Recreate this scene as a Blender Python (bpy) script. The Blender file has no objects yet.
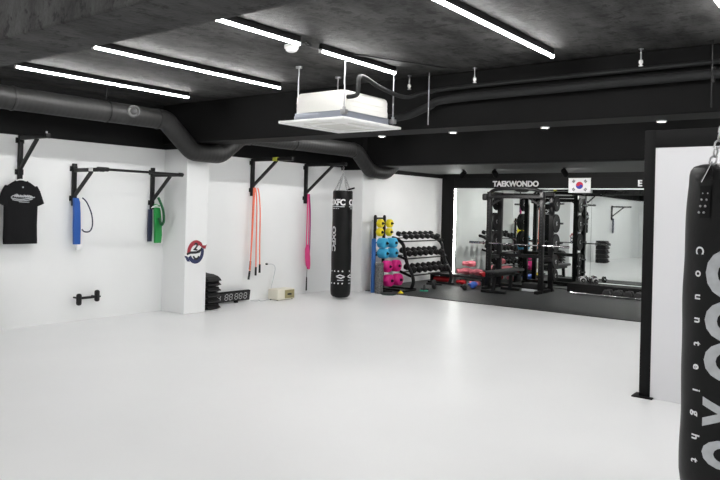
import bpy, bmesh, math, random
from mathutils import Vector, Matrix, noise
random.seed(7)
PI = math.pi
V = Vector
scene = bpy.context.scene
COL = scene.collection

# ------------------------------------------------------------------ materials
def _n(nt, t, x=0, y=0):
    n = nt.nodes.new(t); n.location = (x, y); return n

def mat(name, col, rough=.5, metal=0., spec=.5, bump=0., bscale=60., var=0., vscale=6., var_col=None, coat=0.):
    m = bpy.data.materials.new(name); m.use_nodes = True
    nt = m.node_tree; b = nt.nodes['Principled BSDF']
    c = (*col, 1)
    b.inputs['Base Color'].default_value = c
    b.inputs['Roughness'].default_value = rough
    b.inputs['Metallic'].default_value = metal
    b.inputs['Specular IOR Level'].default_value = spec
    if coat: b.inputs['Coat Weight'].default_value = coat; b.inputs['Coat Roughness'].default_value = .15
    tc = _n(nt, 'ShaderNodeTexCoord', -900, 0)
    if var:
        nz = _n(nt, 'ShaderNodeTexNoise', -700, 200); nz.inputs['Scale'].default_value = vscale; nz.inputs['Detail'].default_value = 6
        nt.links.new(tc.outputs['Object'], nz.inputs['Vector'])
        r = _n(nt, 'ShaderNodeValToRGB', -500, 200)
        r.color_ramp.elements[0].position = .3; r.color_ramp.elements[1].position = .7
        v2 = var_col or tuple(min(1, x * (1 - var)) for x in col)
        r.color_ramp.elements[0].color = (*v2, 1); r.color_ramp.elements[1].color = c
        nt.links.new(nz.outputs['Fac'], r.inputs['Fac']); nt.links.new(r.outputs['Color'], b.inputs['Base Color'])
    if bump:
        nz = _n(nt, 'ShaderNodeTexNoise', -700, -300); nz.inputs['Scale'].default_value = bscale; nz.inputs['Detail'].default_value = 4
        nt.links.new(tc.outputs['Object'], nz.inputs['Vector'])
        bp = _n(nt, 'ShaderNodeBump', -400, -300); bp.inputs['Strength'].default_value = bump; bp.inputs['Distance'].default_value = .01
        nt.links.new(nz.outputs['Fac'], bp.inputs['Height']); nt.links.new(bp.outputs['Normal'], b.inputs['Normal'])
    return m

def emit(name, col, s):
    m = bpy.data.materials.new(name); m.use_nodes = True
    b = m.node_tree.nodes['Principled BSDF']
    b.inputs['Base Color'].default_value = (*col, 1)
    b.inputs['Emission Color'].default_value = (*col, 1); b.inputs['Emission Strength'].default_value = s
    return m

def concrete(name, dark, light, spots=.5):
    m = bpy.data.materials.new(name); m.use_nodes = True
    nt = m.node_tree; b = nt.nodes['Principled BSDF']; b.inputs['Roughness'].default_value = .75
    b.inputs['Specular IOR Level'].default_value = .3
    tc = _n(nt, 'ShaderNodeTexCoord')
    mp = _n(nt, 'ShaderNodeMapping'); mp.inputs['Scale'].default_value = (.7, 1.6, 1.2)
    nt.links.new(tc.outputs['Object'], mp.inputs['Vector'])
    n1 = _n(nt, 'ShaderNodeTexNoise'); n1.inputs['Scale'].default_value = 2.2; n1.inputs['Detail'].default_value = 9; n1.inputs['Roughness'].default_value = .68
    nt.links.new(mp.outputs['Vector'], n1.inputs['Vector'])
    r1 = _n(nt, 'ShaderNodeValToRGB'); e = r1.color_ramp.elements
    e[0].position = .36; e[0].color = (*dark, 1); e[1].position = .66; e[1].color = (*light, 1)
    nt.links.new(n1.outputs['Fac'], r1.inputs['Fac'])
    # dark pock marks and form-work pits
    n2 = _n(nt, 'ShaderNodeTexNoise'); n2.inputs['Scale'].default_value = 8; n2.inputs['Detail'].default_value = 5; n2.inputs['Roughness'].default_value = .75
    nt.links.new(tc.outputs['Object'], n2.inputs['Vector'])
    r2 = _n(nt, 'ShaderNodeValToRGB'); e = r2.color_ramp.elements
    e[0].position = .40; e[0].color = (.10, .10, .10, 1); e[1].position = .47; e[1].color = (1, 1, 1, 1)
    nt.links.new(n2.outputs['Fac'], r2.inputs['Fac'])
    # board joints of the formwork
    sx = _n(nt, 'ShaderNodeSeparateXYZ'); nt.links.new(tc.outputs['Object'], sx.inputs['Vector'])
    md = _n(nt, 'ShaderNodeMath'); md.operation = 'PINGPONG'; md.inputs[1].default_value = .6
    nt.links.new(sx.outputs['X'], md.inputs[0])
    lt = _n(nt, 'ShaderNodeMath'); lt.operation = 'GREATER_THAN'; lt.inputs[1].default_value = .008
    nt.links.new(md.outputs[0], lt.inputs[0])
    mx = _n(nt, 'ShaderNodeMix'); mx.data_type = 'RGBA'; mx.blend_type = 'MULTIPLY'; mx.inputs['Factor'].default_value = spots
    nt.links.new(r1.outputs['Color'], mx.inputs[6]); nt.links.new(r2.outputs['Color'], mx.inputs[7])
    mx2 = _n(nt, 'ShaderNodeMix'); mx2.data_type = 'RGBA'; mx2.blend_type = 'MULTIPLY'; mx2.inputs['Factor'].default_value = .6
    nt.links.new(mx.outputs[2], mx2.inputs[6]); nt.links.new(lt.outputs[0], mx2.inputs[7])
    nt.links.new(mx2.outputs[2], b.inputs['Base Color'])
    bp = _n(nt, 'ShaderNodeBump'); bp.inputs['Strength'].default_value = .5; bp.inputs['Distance'].default_value = .02
    nt.links.new(n2.outputs['Fac'], bp.inputs['Height']); nt.links.new(bp.outputs['Normal'], b.inputs['Normal'])
    return m

def duct_mat():
    m = mat('painted_spiral_duct', (.018, .018, .018), .5, 0, .35)
    nt = m.node_tree; b = nt.nodes['Principled BSDF']
    tc = _n(nt, 'ShaderNodeTexCoord')
    w = _n(nt, 'ShaderNodeTexWave'); w.bands_direction = 'X'; w.inputs['Scale'].default_value = 4.5; w.inputs['Distortion'].default_value = .6
    nt.links.new(tc.outputs['Object'], w.inputs['Vector'])
    bp = _n(nt, 'ShaderNodeBump'); bp.inputs['Strength'].default_value = .16; bp.inputs['Distance'].default_value = .008
    nt.links.new(w.outputs['Fac'], bp.inputs['Height']); nt.links.new(bp.outputs['Normal'], b.inputs['Normal'])
    return m

LED_S = 44.0
M = dict(
    floor=mat('white_vinyl_floor', (.80, .805, .81), .38, 0, .45, .02, 3., .03, .9),
    wall=mat('white_wall_paint', (.80, .81, .81), .6, 0, .35, .04, 90., .03, 1.4),
    panel=mat('white_laminate', (.74, .74, .76), .45, 0, .4, 0, 1, .03, 1.),
    black=mat('black_paint', (.005, .005, .0053), .7, 0, .25, .08, 40., .25, 3.),
    beam=mat('black_beam_paint', (.0042, .0042, .0043), .7, 0, .16, .12, 14., .25, 1.3),
    soffit=mat('grey_black_soffit', (.034, .036, .036), .55, 0, .4, .05, 20., .2, 1.2),
    ceil=concrete('dark_concrete', (.0055, .0055, .0054), (.060, .060, .058), .85),
    cbeam=concrete('grey_concrete', (.010, .010, .010), (.056, .056, .055), .9),
    mat=mat('black_rubber_mat', (.030, .032, .0325), .5, 0, .4, .25, 120., .25, 4.),
    duct=duct_mat(),
    steel=mat('black_steel', (.006, .006, .0065), .42, 0, .3),
    steel2=mat('black_powder_coat', (.006, .006, .0063), .55, 0, .16, .05, 200.),
    rubber=mat('black_rubber', (.008, .008, .0085), .55, 0, .3, .1, 150.),
    rubber2=mat('charcoal_rubber', (.025, .025, .026), .5, 0, .35, .1, 150.),
    leather=mat('black_vinyl_leather', (.0045, .0046, .0048), .42, 0, .25, .12, 26.),
    print=mat('white_print', (.78, .79, .80), .5),
    printg=mat('silver_print', (.56, .58, .60), .42, 0, .5, .1, 60., .18, 22.),
    chrome=mat('chrome', (.75, .75, .76), .16, 1.),
    zinc=mat('zinc_steel', (.42, .42, .43), .48, 1.),
    cotton=mat('black_cotton', (.008, .008, .009), .9, 0, .2, .25, 90.),
    white=mat('white_plastic', (.90, .90, .885), .45),
    acbody=mat('white_foam_casing', (.84, .83, .79), .6, 0, .3, .05, 40.),
    acgrey=mat('galvanised_band', (.28, .30, .35), .45, .35),
    grille=mat('grille_beige', (.76, .76, .725), .5),
    blue=mat('blue_latex', (.014, .088, .37), .5, 0, .4, .06, 60.),
    navy=mat('navy_latex', (.012, .016, .05), .5),
    green=mat('green_latex', (.015, .27, .055), .5, 0, .4, .06, 60.),
    dkgreen=mat('dark_green_latex', (.012, .12, .04), .5),
    orange=mat('orange_tube', (.88, .20, .11), .4),
    pink=mat('pink_latex', (.85, .06, .27), .45),
    purple=mat('purple_latex', (.34, .03, .22), .45),
    tcord=mat('white_cord', (.78, .78, .78), .6),
    yellow=mat('yellow_vinyl', (.86, .70, .02), .45, 0, .4, .05, 60.),
    cyan=mat('sky_blue_vinyl', (.05, .42, .70), .45, 0, .4, .05, 60.),
    magenta=mat('magenta_vinyl', (.66, .015, .22), .45, 0, .4, .05, 60.),
    foamgrey=mat('speckled_grey_foam', (.24, .24, .24), .9, 0, .2, .3, 40., .75, 45.),
    foamblue=mat('blue_foam', (.03, .13, .40), .75),
    palegrey=mat('pale_grey_plastic', (.50, .52, .54), .6),
    dkteal=mat('dark_green_plastic', (.012, .035, .03), .5),
    teal=mat('teal_grip', (.02, .36, .22), .5),
    red=mat('red_leather', (.45, .012, .018), .42),
    pinkl=mat('pink_leather', (.82, .22, .27), .42),
    bluel=mat('blue_leather', (.04, .12, .50), .42),
    cream=mat('cream_casing', (.76, .73, .62), .5),
    tan=mat('tan_panel', (.36, .32, .16), .55, 0, .4, 0, 1, .2, 20.),
    digit=mat('unlit_digit', (.55, .56, .56), .4),
    ered=mat('emblem_red', (.32, .02, .035), .55),
    enavy=mat('emblem_navy', (.016, .025, .085), .55),
    eblack=mat('emblem_black', (.008, .008, .010), .55),
    fred=mat('flag_red', (.55, .01, .04), .6),
    fblue=mat('flag_blue', (.02, .03, .32), .6),
    fwhite=mat('flag_white', (.82, .82, .84), .7),
    fblack=mat('flag_grey_black', (.03, .03, .035), .6),
    trimg=mat('pale_mirror_trim', (.75, .82, .80), .4, 0.),
    led=emit('led_tube', (1., .99, .975), LED_S),
    ledstrip=emit('led_strip_glow', (1., 1., .97), 20.),
    down=emit('downlight_glow', (1., .98, .94), 12.),
    ventgrey=mat('vent_grey', (.075, .075, .075), .5),
    spotfill=emit('added_spot_glow', (1., .98, .95), 680.),  # fill glow added to the soffit spot heads to brighten the weights corner
    orangeyellow=mat('yellow_green_tape', (.45, .47, .04), .5),
    insul=mat('black_pipe_insulation', (.013, .0135, .014), .7, 0, .3, .15, 50.),
)
mm = bpy.data.materials.new('mirror_glass'); mm.use_nodes = True
_b = mm.node_tree.nodes['Principled BSDF']
_b.inputs['Base Color'].default_value = (.80, .84, .82, 1); _b.inputs['Metallic'].default_value = 1; _b.inputs['Roughness'].default_value = .015
M['mirror'] = mm

# ------------------------------------------------------------------ mesh helpers
def frame_z(d):
    d = V(d).normalized()
    up = V((0, 0, 1)) if abs(d.z) < .95 else V((1, 0, 0))
    x = up.cross(d).normalized(); y = d.cross(x)
    return Matrix((x, y, d)).transposed()

class MB:
    def __init__(s): s.bm = bmesh.new()
    def box(s, lo, hi, bev=0, rot=None, seg=2):
        lo = V(lo); hi = V(hi); c = (lo + hi) / 2; d = hi - lo
        g = bmesh.ops.create_cube(s.bm, size=1)
        vs = g['verts']
        for v in vs: v.co = V((v.co.x * d.x, v.co.y * d.y, v.co.z * d.z))
        if bev:
            es = list({e for v in vs for e in v.link_edges})
            r = bmesh.ops.bevel(s.bm, geom=es, offset=min(bev, min(d) * .49), segments=seg, affect='EDGES', profile=.5)
            vs = list({v for f in r['faces'] for v in f.verts} | {v for v in vs if v.is_valid})
        for v in vs: v.co = (rot @ v.co if rot else v.co) + c
        return s
    def bar(s, p0, p1, w, h, bev=0):
        p0 = V(p0); p1 = V(p1); d = p1 - p0; L = d.length
        R = frame_z(d)
        g = bmesh.ops.create_cube(s.bm, size=1); vs = g['verts']
        for v in vs: v.co = V((v.co.x * w, v.co.y * h, v.co.z * L))
        if bev:
            es = list({e for v in vs for e in v.link_edges})
            r = bmesh.ops.bevel(s.bm, geom=es, offset=bev, segments=2, affect='EDGES', profile=.5)
            vs = list({v for f in r['faces'] for v in f.verts} | {v for v in vs if v.is_valid})
        for v in vs: v.co = R @ v.co + (p0 + p1) / 2
        return s
    def cyl(s, p0, p1, r0, r1=None, seg=16):
        p0 = V(p0); p1 = V(p1); d = p1 - p0
        R = frame_z(d)
        g = bmesh.ops.create_cone(s.bm, cap_ends=True, segments=seg, radius1=r0, radius2=r0 if r1 is None else r1, depth=d.length)
        for v in g['verts']: v.co = R @ v.co + (p0 + p1) / 2
        return s
    def lathe(s, prof, p0=(0, 0, 0), axis=(0, 0, 1), seg=24, wob=None):
        """prof: list of (r, h) along the axis; closes to the axis when r = 0"""
        R = frame_z(axis); p0 = V(p0); rings = []
        for (r, h) in prof:
            if r <= 1e-6: rings.append([s.bm.verts.new(p0 + R @ V((0, 0, h)))]); continue
            ring = []
            for i in range(seg):
                a = 2 * PI * i / seg
                rr = r * (1 + (wob(a, h) if wob else 0))
                ring.append(s.bm.verts.new(p0 + R @ V((rr * math.cos(a), rr * math.sin(a), h))))
            rings.append(ring)
        for A, B in zip(rings, rings[1:]):
            for i in range(seg):
                j = (i + 1) % seg
                if len(A) == 1 and len(B) == 1: break
                if len(A) == 1: s.bm.faces.new((A[0], B[i], B[j]))
                elif len(B) == 1: s.bm.faces.new((A[i], A[j], B[0]))
                else: s.bm.faces.new((A[i], A[j], B[j], B[i]))
        return s
    def tube(s, pts, r, seg=10, closed=False, rad=None, flat=None):
        pts = [V(p) for p in pts]; n = len(pts); rings = []
        prev = None
        for i, p in enumerate(pts):
            if closed: t = pts[(i + 1) % n] - pts[i - 1]
            else: t = pts[min(i + 1, n - 1)] - pts[max(i - 1, 0)]
            t.normalize()
            if prev is None:
                R = frame_z(t); x = R.col[0].copy()
            else:
                x = (prev - t * prev.dot(t)); x.normalize()
            y = t.cross(x); prev = x
            rr = rad[i] if rad else r
            fa, fb = flat if flat else (1, 1)
            rings.append([s.bm.verts.new(p + rr * (fa * math.cos(2 * PI * k / seg) * x + fb * math.sin(2 * PI * k / seg) * y)) for k in range(seg)])
        for a in range(n if closed else n - 1):
            A = rings[a]; B = rings[(a + 1) % n]
            for k in range(seg):
                j = (k + 1) % seg
                s.bm.faces.new((A[k], A[j], B[j], B[k]))
        if not closed:
            s.bm.faces.new(rings[0][::-1]); s.bm.faces.new(rings[-1])
        return s
    def loft(s, rings, cap=True):
        R = [[s.bm.verts.new(V(p)) for p in r] for r in rings]; n = len(R[0])
        for A, B in zip(R, R[1:]):
            for k in range(n):
                j = (k + 1) % n
                s.bm.faces.new((A[k], A[j], B[j], B[k]))
        if cap: s.bm.faces.new(R[0][::-1]); s.bm.faces.new(R[-1])
        return s
    def prism(s, poly, depth, mtx=None):
        """poly in xy, extruded from z=0 to depth, moved by mtx"""
        mtx = mtx or Matrix()
        a = [s.bm.verts.new(mtx @ V((x, y, 0))) for x, y in poly]; b = [s.bm.verts.new(mtx @ V((x, y, depth))) for x, y in poly]
        n = len(poly)
        s.bm.faces.new(a[::-1]); s.bm.faces.new(b)
        for i in range(n):
            j = (i + 1) % n; s.bm.faces.new((a[i], a[j], b[j], b[i]))
        return s
    def ball(s, c, r, sx=1, sy=1, sz=1, seg=16, rot=None):
        g = bmesh.ops.create_uvsphere(s.bm, u_segments=seg, v_segments=max(6, seg // 2), radius=r)
        for v in g['verts']:
            q = V((v.co.x * sx, v.co.y * sy, v.co.z * sz)); v.co = (rot @ q if rot else q) + V(c)
        return s
    def add(s, other, mtx=None):
        me = bpy.data.meshes.new('tmp'); other.to_mesh(me)
        if mtx: me.transform(mtx)
        s.bm.from_mesh(me); bpy.data.meshes.remove(me); return s
    def build(s, name, m, parent=None, loc=None, smooth=True, angle=.65):
        bmesh.ops.recalc_face_normals(s.bm, faces=s.bm.faces)
        me = bpy.data.meshes.new(name); s.bm.to_mesh(me); s.bm.free()
        me.materials.append(m)
        if smooth:
            me.polygons.foreach_set('use_smooth', [True] * len(me.polygons))
            try: me.set_sharp_from_angle(angle=angle)
            except Exception: pass
        o = bpy.data.objects.new(name, me); COL.objects.link(o)
        if parent: o.parent = parent
        if loc is not None: o.location = loc
        return o

def tag(o, label, cat, group=None, kind=None):
    o['label'] = label; o['category'] = cat
    if group: o['group'] = group
    if kind: o['kind'] = kind
    return o

def thing(name, label, cat, loc=(0, 0, 0), rz=0, group=None):
    o = bpy.data.objects.new(name, None); COL.objects.link(o)
    o.empty_display_size = .1; o.location = loc; o.rotation_euler = (0, 0, rz)
    return tag(o, label, cat, group)

def struct(name, label, cat, mb, m, smooth=False):
    o = mb.build(name, m, smooth=smooth); tag(o, label, cat); o['kind'] = 'structure'; return o

def dup(root, loc, label, rz=None, group=None, rot=None):
    r = root.copy(); COL.objects.link(r); r.location = loc; r['label'] = label
    if rz is not None: r.rotation_euler = (0, 0, rz)
    if rot is not None: r.rotation_euler = rot
    if group: r['group'] = group
    def rec(src, dst):
        for ch in list(src.children):
            c = ch.copy(); COL.objects.link(c); c.parent = dst
            rec(ch, c)
    rec(root, r)
    return r

def text_bm(s, size, rot=0., thick=0., spacing=1., bold=.0):
    cu = bpy.data.curves.new('lettering_curve', 'FONT'); cu.body = s; cu.size = size; cu.align_x = 'CENTER'; cu.align_y = 'CENTER'
    cu.space_character = spacing; cu.offset = bold; cu.extrude = thick / 2; cu.resolution_u = 4
    o = bpy.data.objects.new('lettering_curve', cu); COL.objects.link(o)
    bpy.context.view_layer.update()
    dg = bpy.context.evaluated_depsgraph_get()
    me = bpy.data.meshes.new_from_object(o.evaluated_get(dg))
    bm = bmesh.new(); bm.from_mesh(me)
    bpy.data.objects.remove(o); bpy.data.curves.remove(cu); bpy.data.meshes.remove(me)
    if rot: bmesh.ops.transform(bm, matrix=Matrix.Rotation(rot, 4, 'Z'), verts=bm.verts)
    return bm

def bend(bm, R, a0, z0, step=.02, eps=.002):
    """wrap flat xy geometry round a vertical cylinder: x runs to the viewer's right, y up"""
    xs = [v.co.x for v in bm.verts]
    x = math.floor(min(xs) / step) * step
    while x < max(xs):
        bmesh.ops.bisect_plane(bm, geom=list(bm.verts) + list(bm.edges) + list(bm.faces), plane_co=(x, 0, 0), plane_no=(1, 0, 0)); x += step
    for v in bm.verts:
        a = a0 + v.co.x / R; rr = R + eps + v.co.z
        v.co = V((rr * math.cos(a), rr * math.sin(a), z0 + v.co.y))
    return bm

def smooth_path(pts, n=6):
    pts = [V(p) for p in pts]; out = []
    for i in range(len(pts) - 1):
        p0 = pts[max(i - 1, 0)]; p1 = pts[i]; p2 = pts[i + 1]; p3 = pts[min(i + 2, len(pts) - 1)]
        for k in range(n):
            t = k / n
            out.append(.5 * ((2 * p1) + (-p0 + p2) * t + (2 * p0 - 5 * p1 + 4 * p2 - p3) * t * t + (-p0 + 3 * p1 - 3 * p2 + p3) * t ** 3))
    out.append(pts[-1]); return out

def chain_mb(mb, p0, p1, link=.05, wire=.005):
    p0 = V(p0); p1 = V(p1); d = p1 - p0; n = max(1, round(d.length / (link * .74))); R = frame_z(d); st = d / n
    for i in range(n):
        c = p0 + st * (i + .5); tw = Matrix.Rotation(PI / 2 * (i % 2), 3, 'Z'); pts = []
        hl = link * .5 - wire; hw = link * .28
        for k in range(14):
            a = 2 * PI * k / 14
            x = hw * math.cos(a); z = (hl - hw) * (1 if math.sin(a) >= 0 else -1) + hw * math.sin(a)
            pts.append(c + R @ (tw @ V((x, 0, z))))
        mb.tube(pts, wire, 6, closed=True)

# ------------------------------------------------------------------ room
XB, XM, YR = -2.6, 14.4, -3.6          # back wall, mirror wall, right wall
YW, YG, YQ = 8.7, 8.17, 8.5                      # left wall, left wall of the weights corner
ZC = 3.08
S = struct
S('floor', 'white glossy vinyl training floor', 'floor', MB().box((XB - .1, YR - .1, -.1), (XM + .2, YW + .2, 0)), M['floor'])
S('floor_mat', 'black rubber matting in front of the mirror', 'rubber floor', MB().box((10.97, YR, 0), (XM, YQ, .012)), M['mat'])
S('ceiling', 'dark stained bare concrete ceiling', 'ceiling', MB().box((XB - .1, YR - .1, ZC), (XM + .2, YW + .2, ZC + .15)), M['ceil'])
S('wall_left', 'white left wall with the pull-up brackets', 'wall', MB().box((XB - .1, YW, 0), (10.85, YW + .15, 2.42)), M['wall'])
S('wall_left_upper', 'black band above the white left wall', 'wall', MB().box((XB - .1, YW - .012, 2.42), (10.85, YW + .15, ZC)), M['black'])
S('wall_gym', 'white wall behind the dumbbell rack', 'wall', MB().box((11.15, YQ, 0), (XM + .1, YW + .15, 2.375)), M['wall'])
S('wall_gym_upper', 'black band above the white wall behind the dumbbell rack', 'wall', MB().box((11.15, YQ - .012, 2.375), (XM + .1, YW + .15, ZC)), M['black'])
S('column_emblem_side', 'white column carrying the red and blue emblem', 'column', MB().box((6.55, YG, 0), (6.95, YW, 2.42), .008), M['wall'])
S('column_emblem_upper', 'black top of the column with the emblem', 'column', MB().box((6.53, YG - .015, 2.42), (6.97, YW, ZC)), M['black'])
S('column_gym_side', 'white column beside the hanging bag', 'column', MB().box((10.8, YG, 0), (11.2, YW + .1, 2.365), .008), M['wall'])
S('column_gym_upper', 'black top of the column beside the hanging bag', 'column', MB().box((10.78, YG - .015, 2.365), (11.2, YW, ZC)), M['black'])
S('wall_far', 'black wall behind the mirror', 'wall', MB().box((XM + .03, YR - .1, 0), (XM + .2, YW, ZC)), M['black'])
S('wall_right', 'white right wall out of view', 'wall', MB().box((XB - .1, YR - .15, 0), (XM + .2, YR, ZC)), M['wall'])
S('wall_back', 'white back wall seen only in the mirror', 'wall', MB().box((XB - .15, YR - .1, 0), (XB, YW + .1, 2.42)), M['wall'])
S('wall_back_upper', 'black band above the white back wall', 'wall', MB().box((XB - .15, YR - .1, 2.42), (XB + .012, YW + .1, ZC)), M['black'])
S('beam_near', 'rough grey concrete beam at the upper left', 'beam', MB().box((1.87, YR, 2.5), (2.27, YW, ZC), .012), M['cbeam'])
S('beam_middle', 'black beam behind the ceiling air conditioner', 'beam', MB().box((6.5, YR, 2.5), (6.95, YW, ZC), .012), M['beam'])
S('beam_soffit', 'black dropped soffit over the weights corner', 'beam', MB().box((10.9, YR, 2.455), (13.75, YQ - .02, ZC), .008), M['beam'])
S('ceiling_soffit', 'grey underside panel of the dropped soffit', 'soffit', MB().box((10.96, YR, 2.44), (13.7, YQ - .25, 2.452)), M['soffit'])
S('trim_1', 'black upright panel between the white wall and the mirror', 'trim', MB().box((XM - .03, 8.175, 0), (XM + .02, YQ, 2.375)), M['black'])
S('trim_2', 'black ledge along the foot of the mirror', 'ledge', MB().box((13.96, YR, .012), (XM - .002, 5.25, .195), .006), M['black'])

# ------------------------------------------------------------------ mirror, sign board, flag
mi = thing('wall_mirror', 'large wall mirror reflecting the gym behind the power rack', 'mirror', (XM, 0, 0))
for y0, y1, zb in ((4.935, 8.165, .03), (.6, 4.93, .197), (-3.55, .595, .197)):
    MB().box((0, y0, zb), (.012, y1, 2.13)).build('mirror_panel', M['mirror'], mi, smooth=False).rotation_euler = (0, .005, 0)   # leans back a hair
MB().box((-.014, -3.55, 2.13), (.018, 8.17, 2.152)).build('top_trim', M['trimg'], mi, smooth=False)
MB().box((-.012, -3.55, .197), (-.001, 4.93, .212)).build('bottom_trim', M['trimg'], mi, smooth=False)
ls = MB().box((-.012, 0, .02), (0, .016, 2.13)).build('led_strip', M['ledstrip'], loc=(XM - .004, 8.150, 0))
tag(ls, 'glowing vertical light strip down the left edge of the mirror', 'light strip')

sb = thing('sign_board', 'long black sign board above the mirror', 'sign', (XM - .03, 0, 2.15))
MB().box((0, -3.55, .003), (.03, 8.17, .225), .003).build('board', M['black'], sb, smooth=False)
WALLTXT = Matrix(((0, 0, -1, 0), (-1, 0, 0, 0), (0, 1, 0, 0), (0, 0, 0, 1)))   # text x -> -Y, y -> Z, facing -X
def wall_text(name, s, size, yc, zc, m, parent, thick=.012, spacing=1., xo=-.006, bold=.0, width=None):
    bm = text_bm(s, size, 0, thick, spacing, bold)
    if width:
        xs = [v.co.x for v in bm.verts]; k = width / (max(xs) - min(xs)); c = (max(xs) + min(xs)) / 2
        for v in bm.verts: v.co.x = (v.co.x - c) * k
    ys = [v.co.y for v in bm.verts]; cy = (max(ys) + min(ys)) / 2
    for v in bm.verts: v.co.y -= cy
    mb = MB(); mb.add(bm, Matrix.Translation((xo, yc, zc)) @ WALLTXT); bm.free()
    return mb.build(name, m, parent, smooth=False)
wall_text('lettering', 'TAEKWONDO', .168, 6.63, .10, M['print'], sb, spacing=1.0, bold=.006, width=1.09)
wall_text('lettering', 'E', .168, 3.97, .105, M['print'], sb, bold=.006)

fl = thing('flag', 'white national flag with red and blue circle above the mirror', 'flag', (XM - .05, 5.18, 2.06))
MB().cyl((.002, -.24, .303), (.002, .24, .303), .004, seg=8).build('hanging_rod', M['white'], fl)
MB().box((0, -.235, 0), (.004, .235, .305), .001).build('field', M['fwhite'], fl, smooth=False)
def half_taeguk(sign):
    R = .076; pts = []
    tilt = -.55
    for k in range(25):
        a = PI * k / 24; pts.append((R * math.cos(a), sign * R * math.sin(a)))
    for k in range(1, 13):
        a = PI * k / 12
        pts.append((-R / 2 - R / 2 * math.cos(a), -R / 2 * math.sin(a)) if sign > 0 else (-R / 2 - R / 2 * math.cos(a), -R / 2 * math.sin(a)))
    for k in range(1, 12):
        a = PI * k / 12
        pts.append((R / 2 - R / 2 * math.cos(a), R / 2 * math.sin(a)))
    c, s_ = math.cos(tilt), math.sin(tilt)
    return [(x * c - y * s_, x * s_ + y * c) for x, y in pts]
FT = Matrix.Translation((-.001, 0, .153)) @ WALLTXT
MB().prism(half_taeguk(1), .0015, FT).build('red_half', M['fred'], fl, smooth=False)
MB().prism(half_taeguk(-1), .0015, FT).build('blue_half', M['fblue'], fl, smooth=False)
for (sx, sy, broken) in ((-1, 1, (0, 0, 0)), (1, 1, (1, 0, 1)), (-1, -1, (0, 1, 0)), (1, -1, (1, 1, 1))):
    mb = MB(); a = math.atan2(sy * .085, sx * .125) + PI / 2
    for r in range(3):
        L = FT @ Matrix.Translation((sx * .125, sy * .085, 0)) @ Matrix.Rotation(a, 4, 'Z')
        y = (r - 1) * .018
        segs = ((-.03, -.003), (.003, .03)) if broken[r] else ((-.03, .03),)
        for x0, x1 in segs: mb.prism([(x0, y - .0065), (x1, y - .0065), (x1, y + .0065), (x0, y + .0065)], .0015, L)
    mb.build('trigram', M['fblack'], fl, smooth=False)

# ------------------------------------------------------------------ ceiling lights
def led_line(x0, x1, y, label):
    t = thing('led_batten', label, 'ceiling light', (x0, y, 2.985), 0, 'white LED battens on the ceiling')
    L = x1 - x0
    MB().box((0, -.016, .035), (L, .016, .095), .004).build('mounting_rail', M['steel2'], t)
    mb = MB()
    prof = [(.017 * math.cos(a), .035 - .020 * math.sin(a)) for a in [PI * k / 10 for k in range(11)]]
    mb.loft([[(x, y_, z_) for y_, z_ in prof] for x in (.008, L - .008)])
    mb.build('diffuser', M['led'], t)
    for x in (0, L - .008): MB().box((x, -.019, .012), (x + .008, .019, .05), .002).build('end_cap', M['white'], t)
led_line(3.62, 5.90, 7.37, 'long LED batten nearest the left wall, in front of the black beam')
led_line(3.54, 5.98, 5.79, 'long LED batten second from the left wall')
led_line(3.3, 4.45, 4.09, 'LED batten with the round white smoke detector at its end')
led_line(4.74, 5.92, 4.10, 'short LED batten directly above the white air conditioner')
led_line(3.6, 6.0, 2.44, 'LED batten at the top right, right of the air conditioner')
for y in (.8, -.85, -2.5):
    led_line(3.4, 6.0, y + .12 * (y == .8), {.8: 'LED batten out of frame at the upper right', -.85: 'LED batten far right over the partition end', -2.5: 'LED batten along the unseen right wall'}[y])
for i, y in enumerate((7.37, 5.79, 4.1, 2.44, .8, -.85, -2.5)):
    led_line(7.5, 10.2, y, '%s LED batten hidden behind the black beam, counted from the left wall' % ('first second third fourth fifth sixth seventh'.split()[i]))
for i, y in enumerate((7.0, 5.2, 3.4, 1.6, -.4, -2.2)):
    led_line(-1.4, 1.2, y, '%s LED batten behind the camera, counted from the left wall' % ('first second third fourth fifth sixth'.split()[i]))
for i, y in enumerate((4.93, 3.95, 2.86, 1.72)):
    t = thing('downlight', '%s small round downlight along the lower edge of the black beam' % ('leftmost,second,third,rightmost'.split(',')[i]), 'downlight', (6.88, y, 2.5), 0, 'small downlights under the black beam')
    MB().lathe([(.030, .004), (.045, .004), (.047, -.012), (.040, -.016), (.034, -.010), (.030, -.002)], seg=20).build('rim', M['white'], t)
    MB().lathe([(0, -.014), (.02, -.0135), (.034, -.009), (.034, 0), (0, 0)], seg=20).build('lens', M['down'], t)
sd = thing('smoke_detector', 'round white smoke detector on the ceiling beside an LED batten', 'smoke detector', (4.66, 4.38, ZC - .062))
MB().lathe([(0, 0), (.03, .001), (.05, .012), (.058, .03), (.065, .033), (.065, .062), (0, .062)], seg=24).build('body', M['white'], sd)
for i, (x, y) in enumerate(((6.38, 4.22), (6.38, 3.42), (6.38, 1.78))):
    t = thing('sprinkler', ('white ceiling sprinkler nearest the air conditioner', 'white ceiling sprinkler between air conditioner and rightmost batten tip', 'white ceiling sprinkler farthest from the air conditioner')[i], 'sprinkler', (x, y, ZC - .15), 0, 'pendant sprinklers in front of the beam')
    MB().cyl((0, 0, .05), (0, 0, .15), .007, seg=8).build('drop_pipe', M['zinc'], t)
    MB().lathe([(.022, .15), (.022, .142), (.008, .138)], seg=12).build('ceiling_rose', M['zinc'], t)
    MB().lathe([(0, -.004), (.02, -.004), (.02, 0), (.008, .004), (.016, .02), (.02, .03), (.016, .048), (.008, .052), (0, .052)], seg=12).build('head', M['white'], t)
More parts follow.
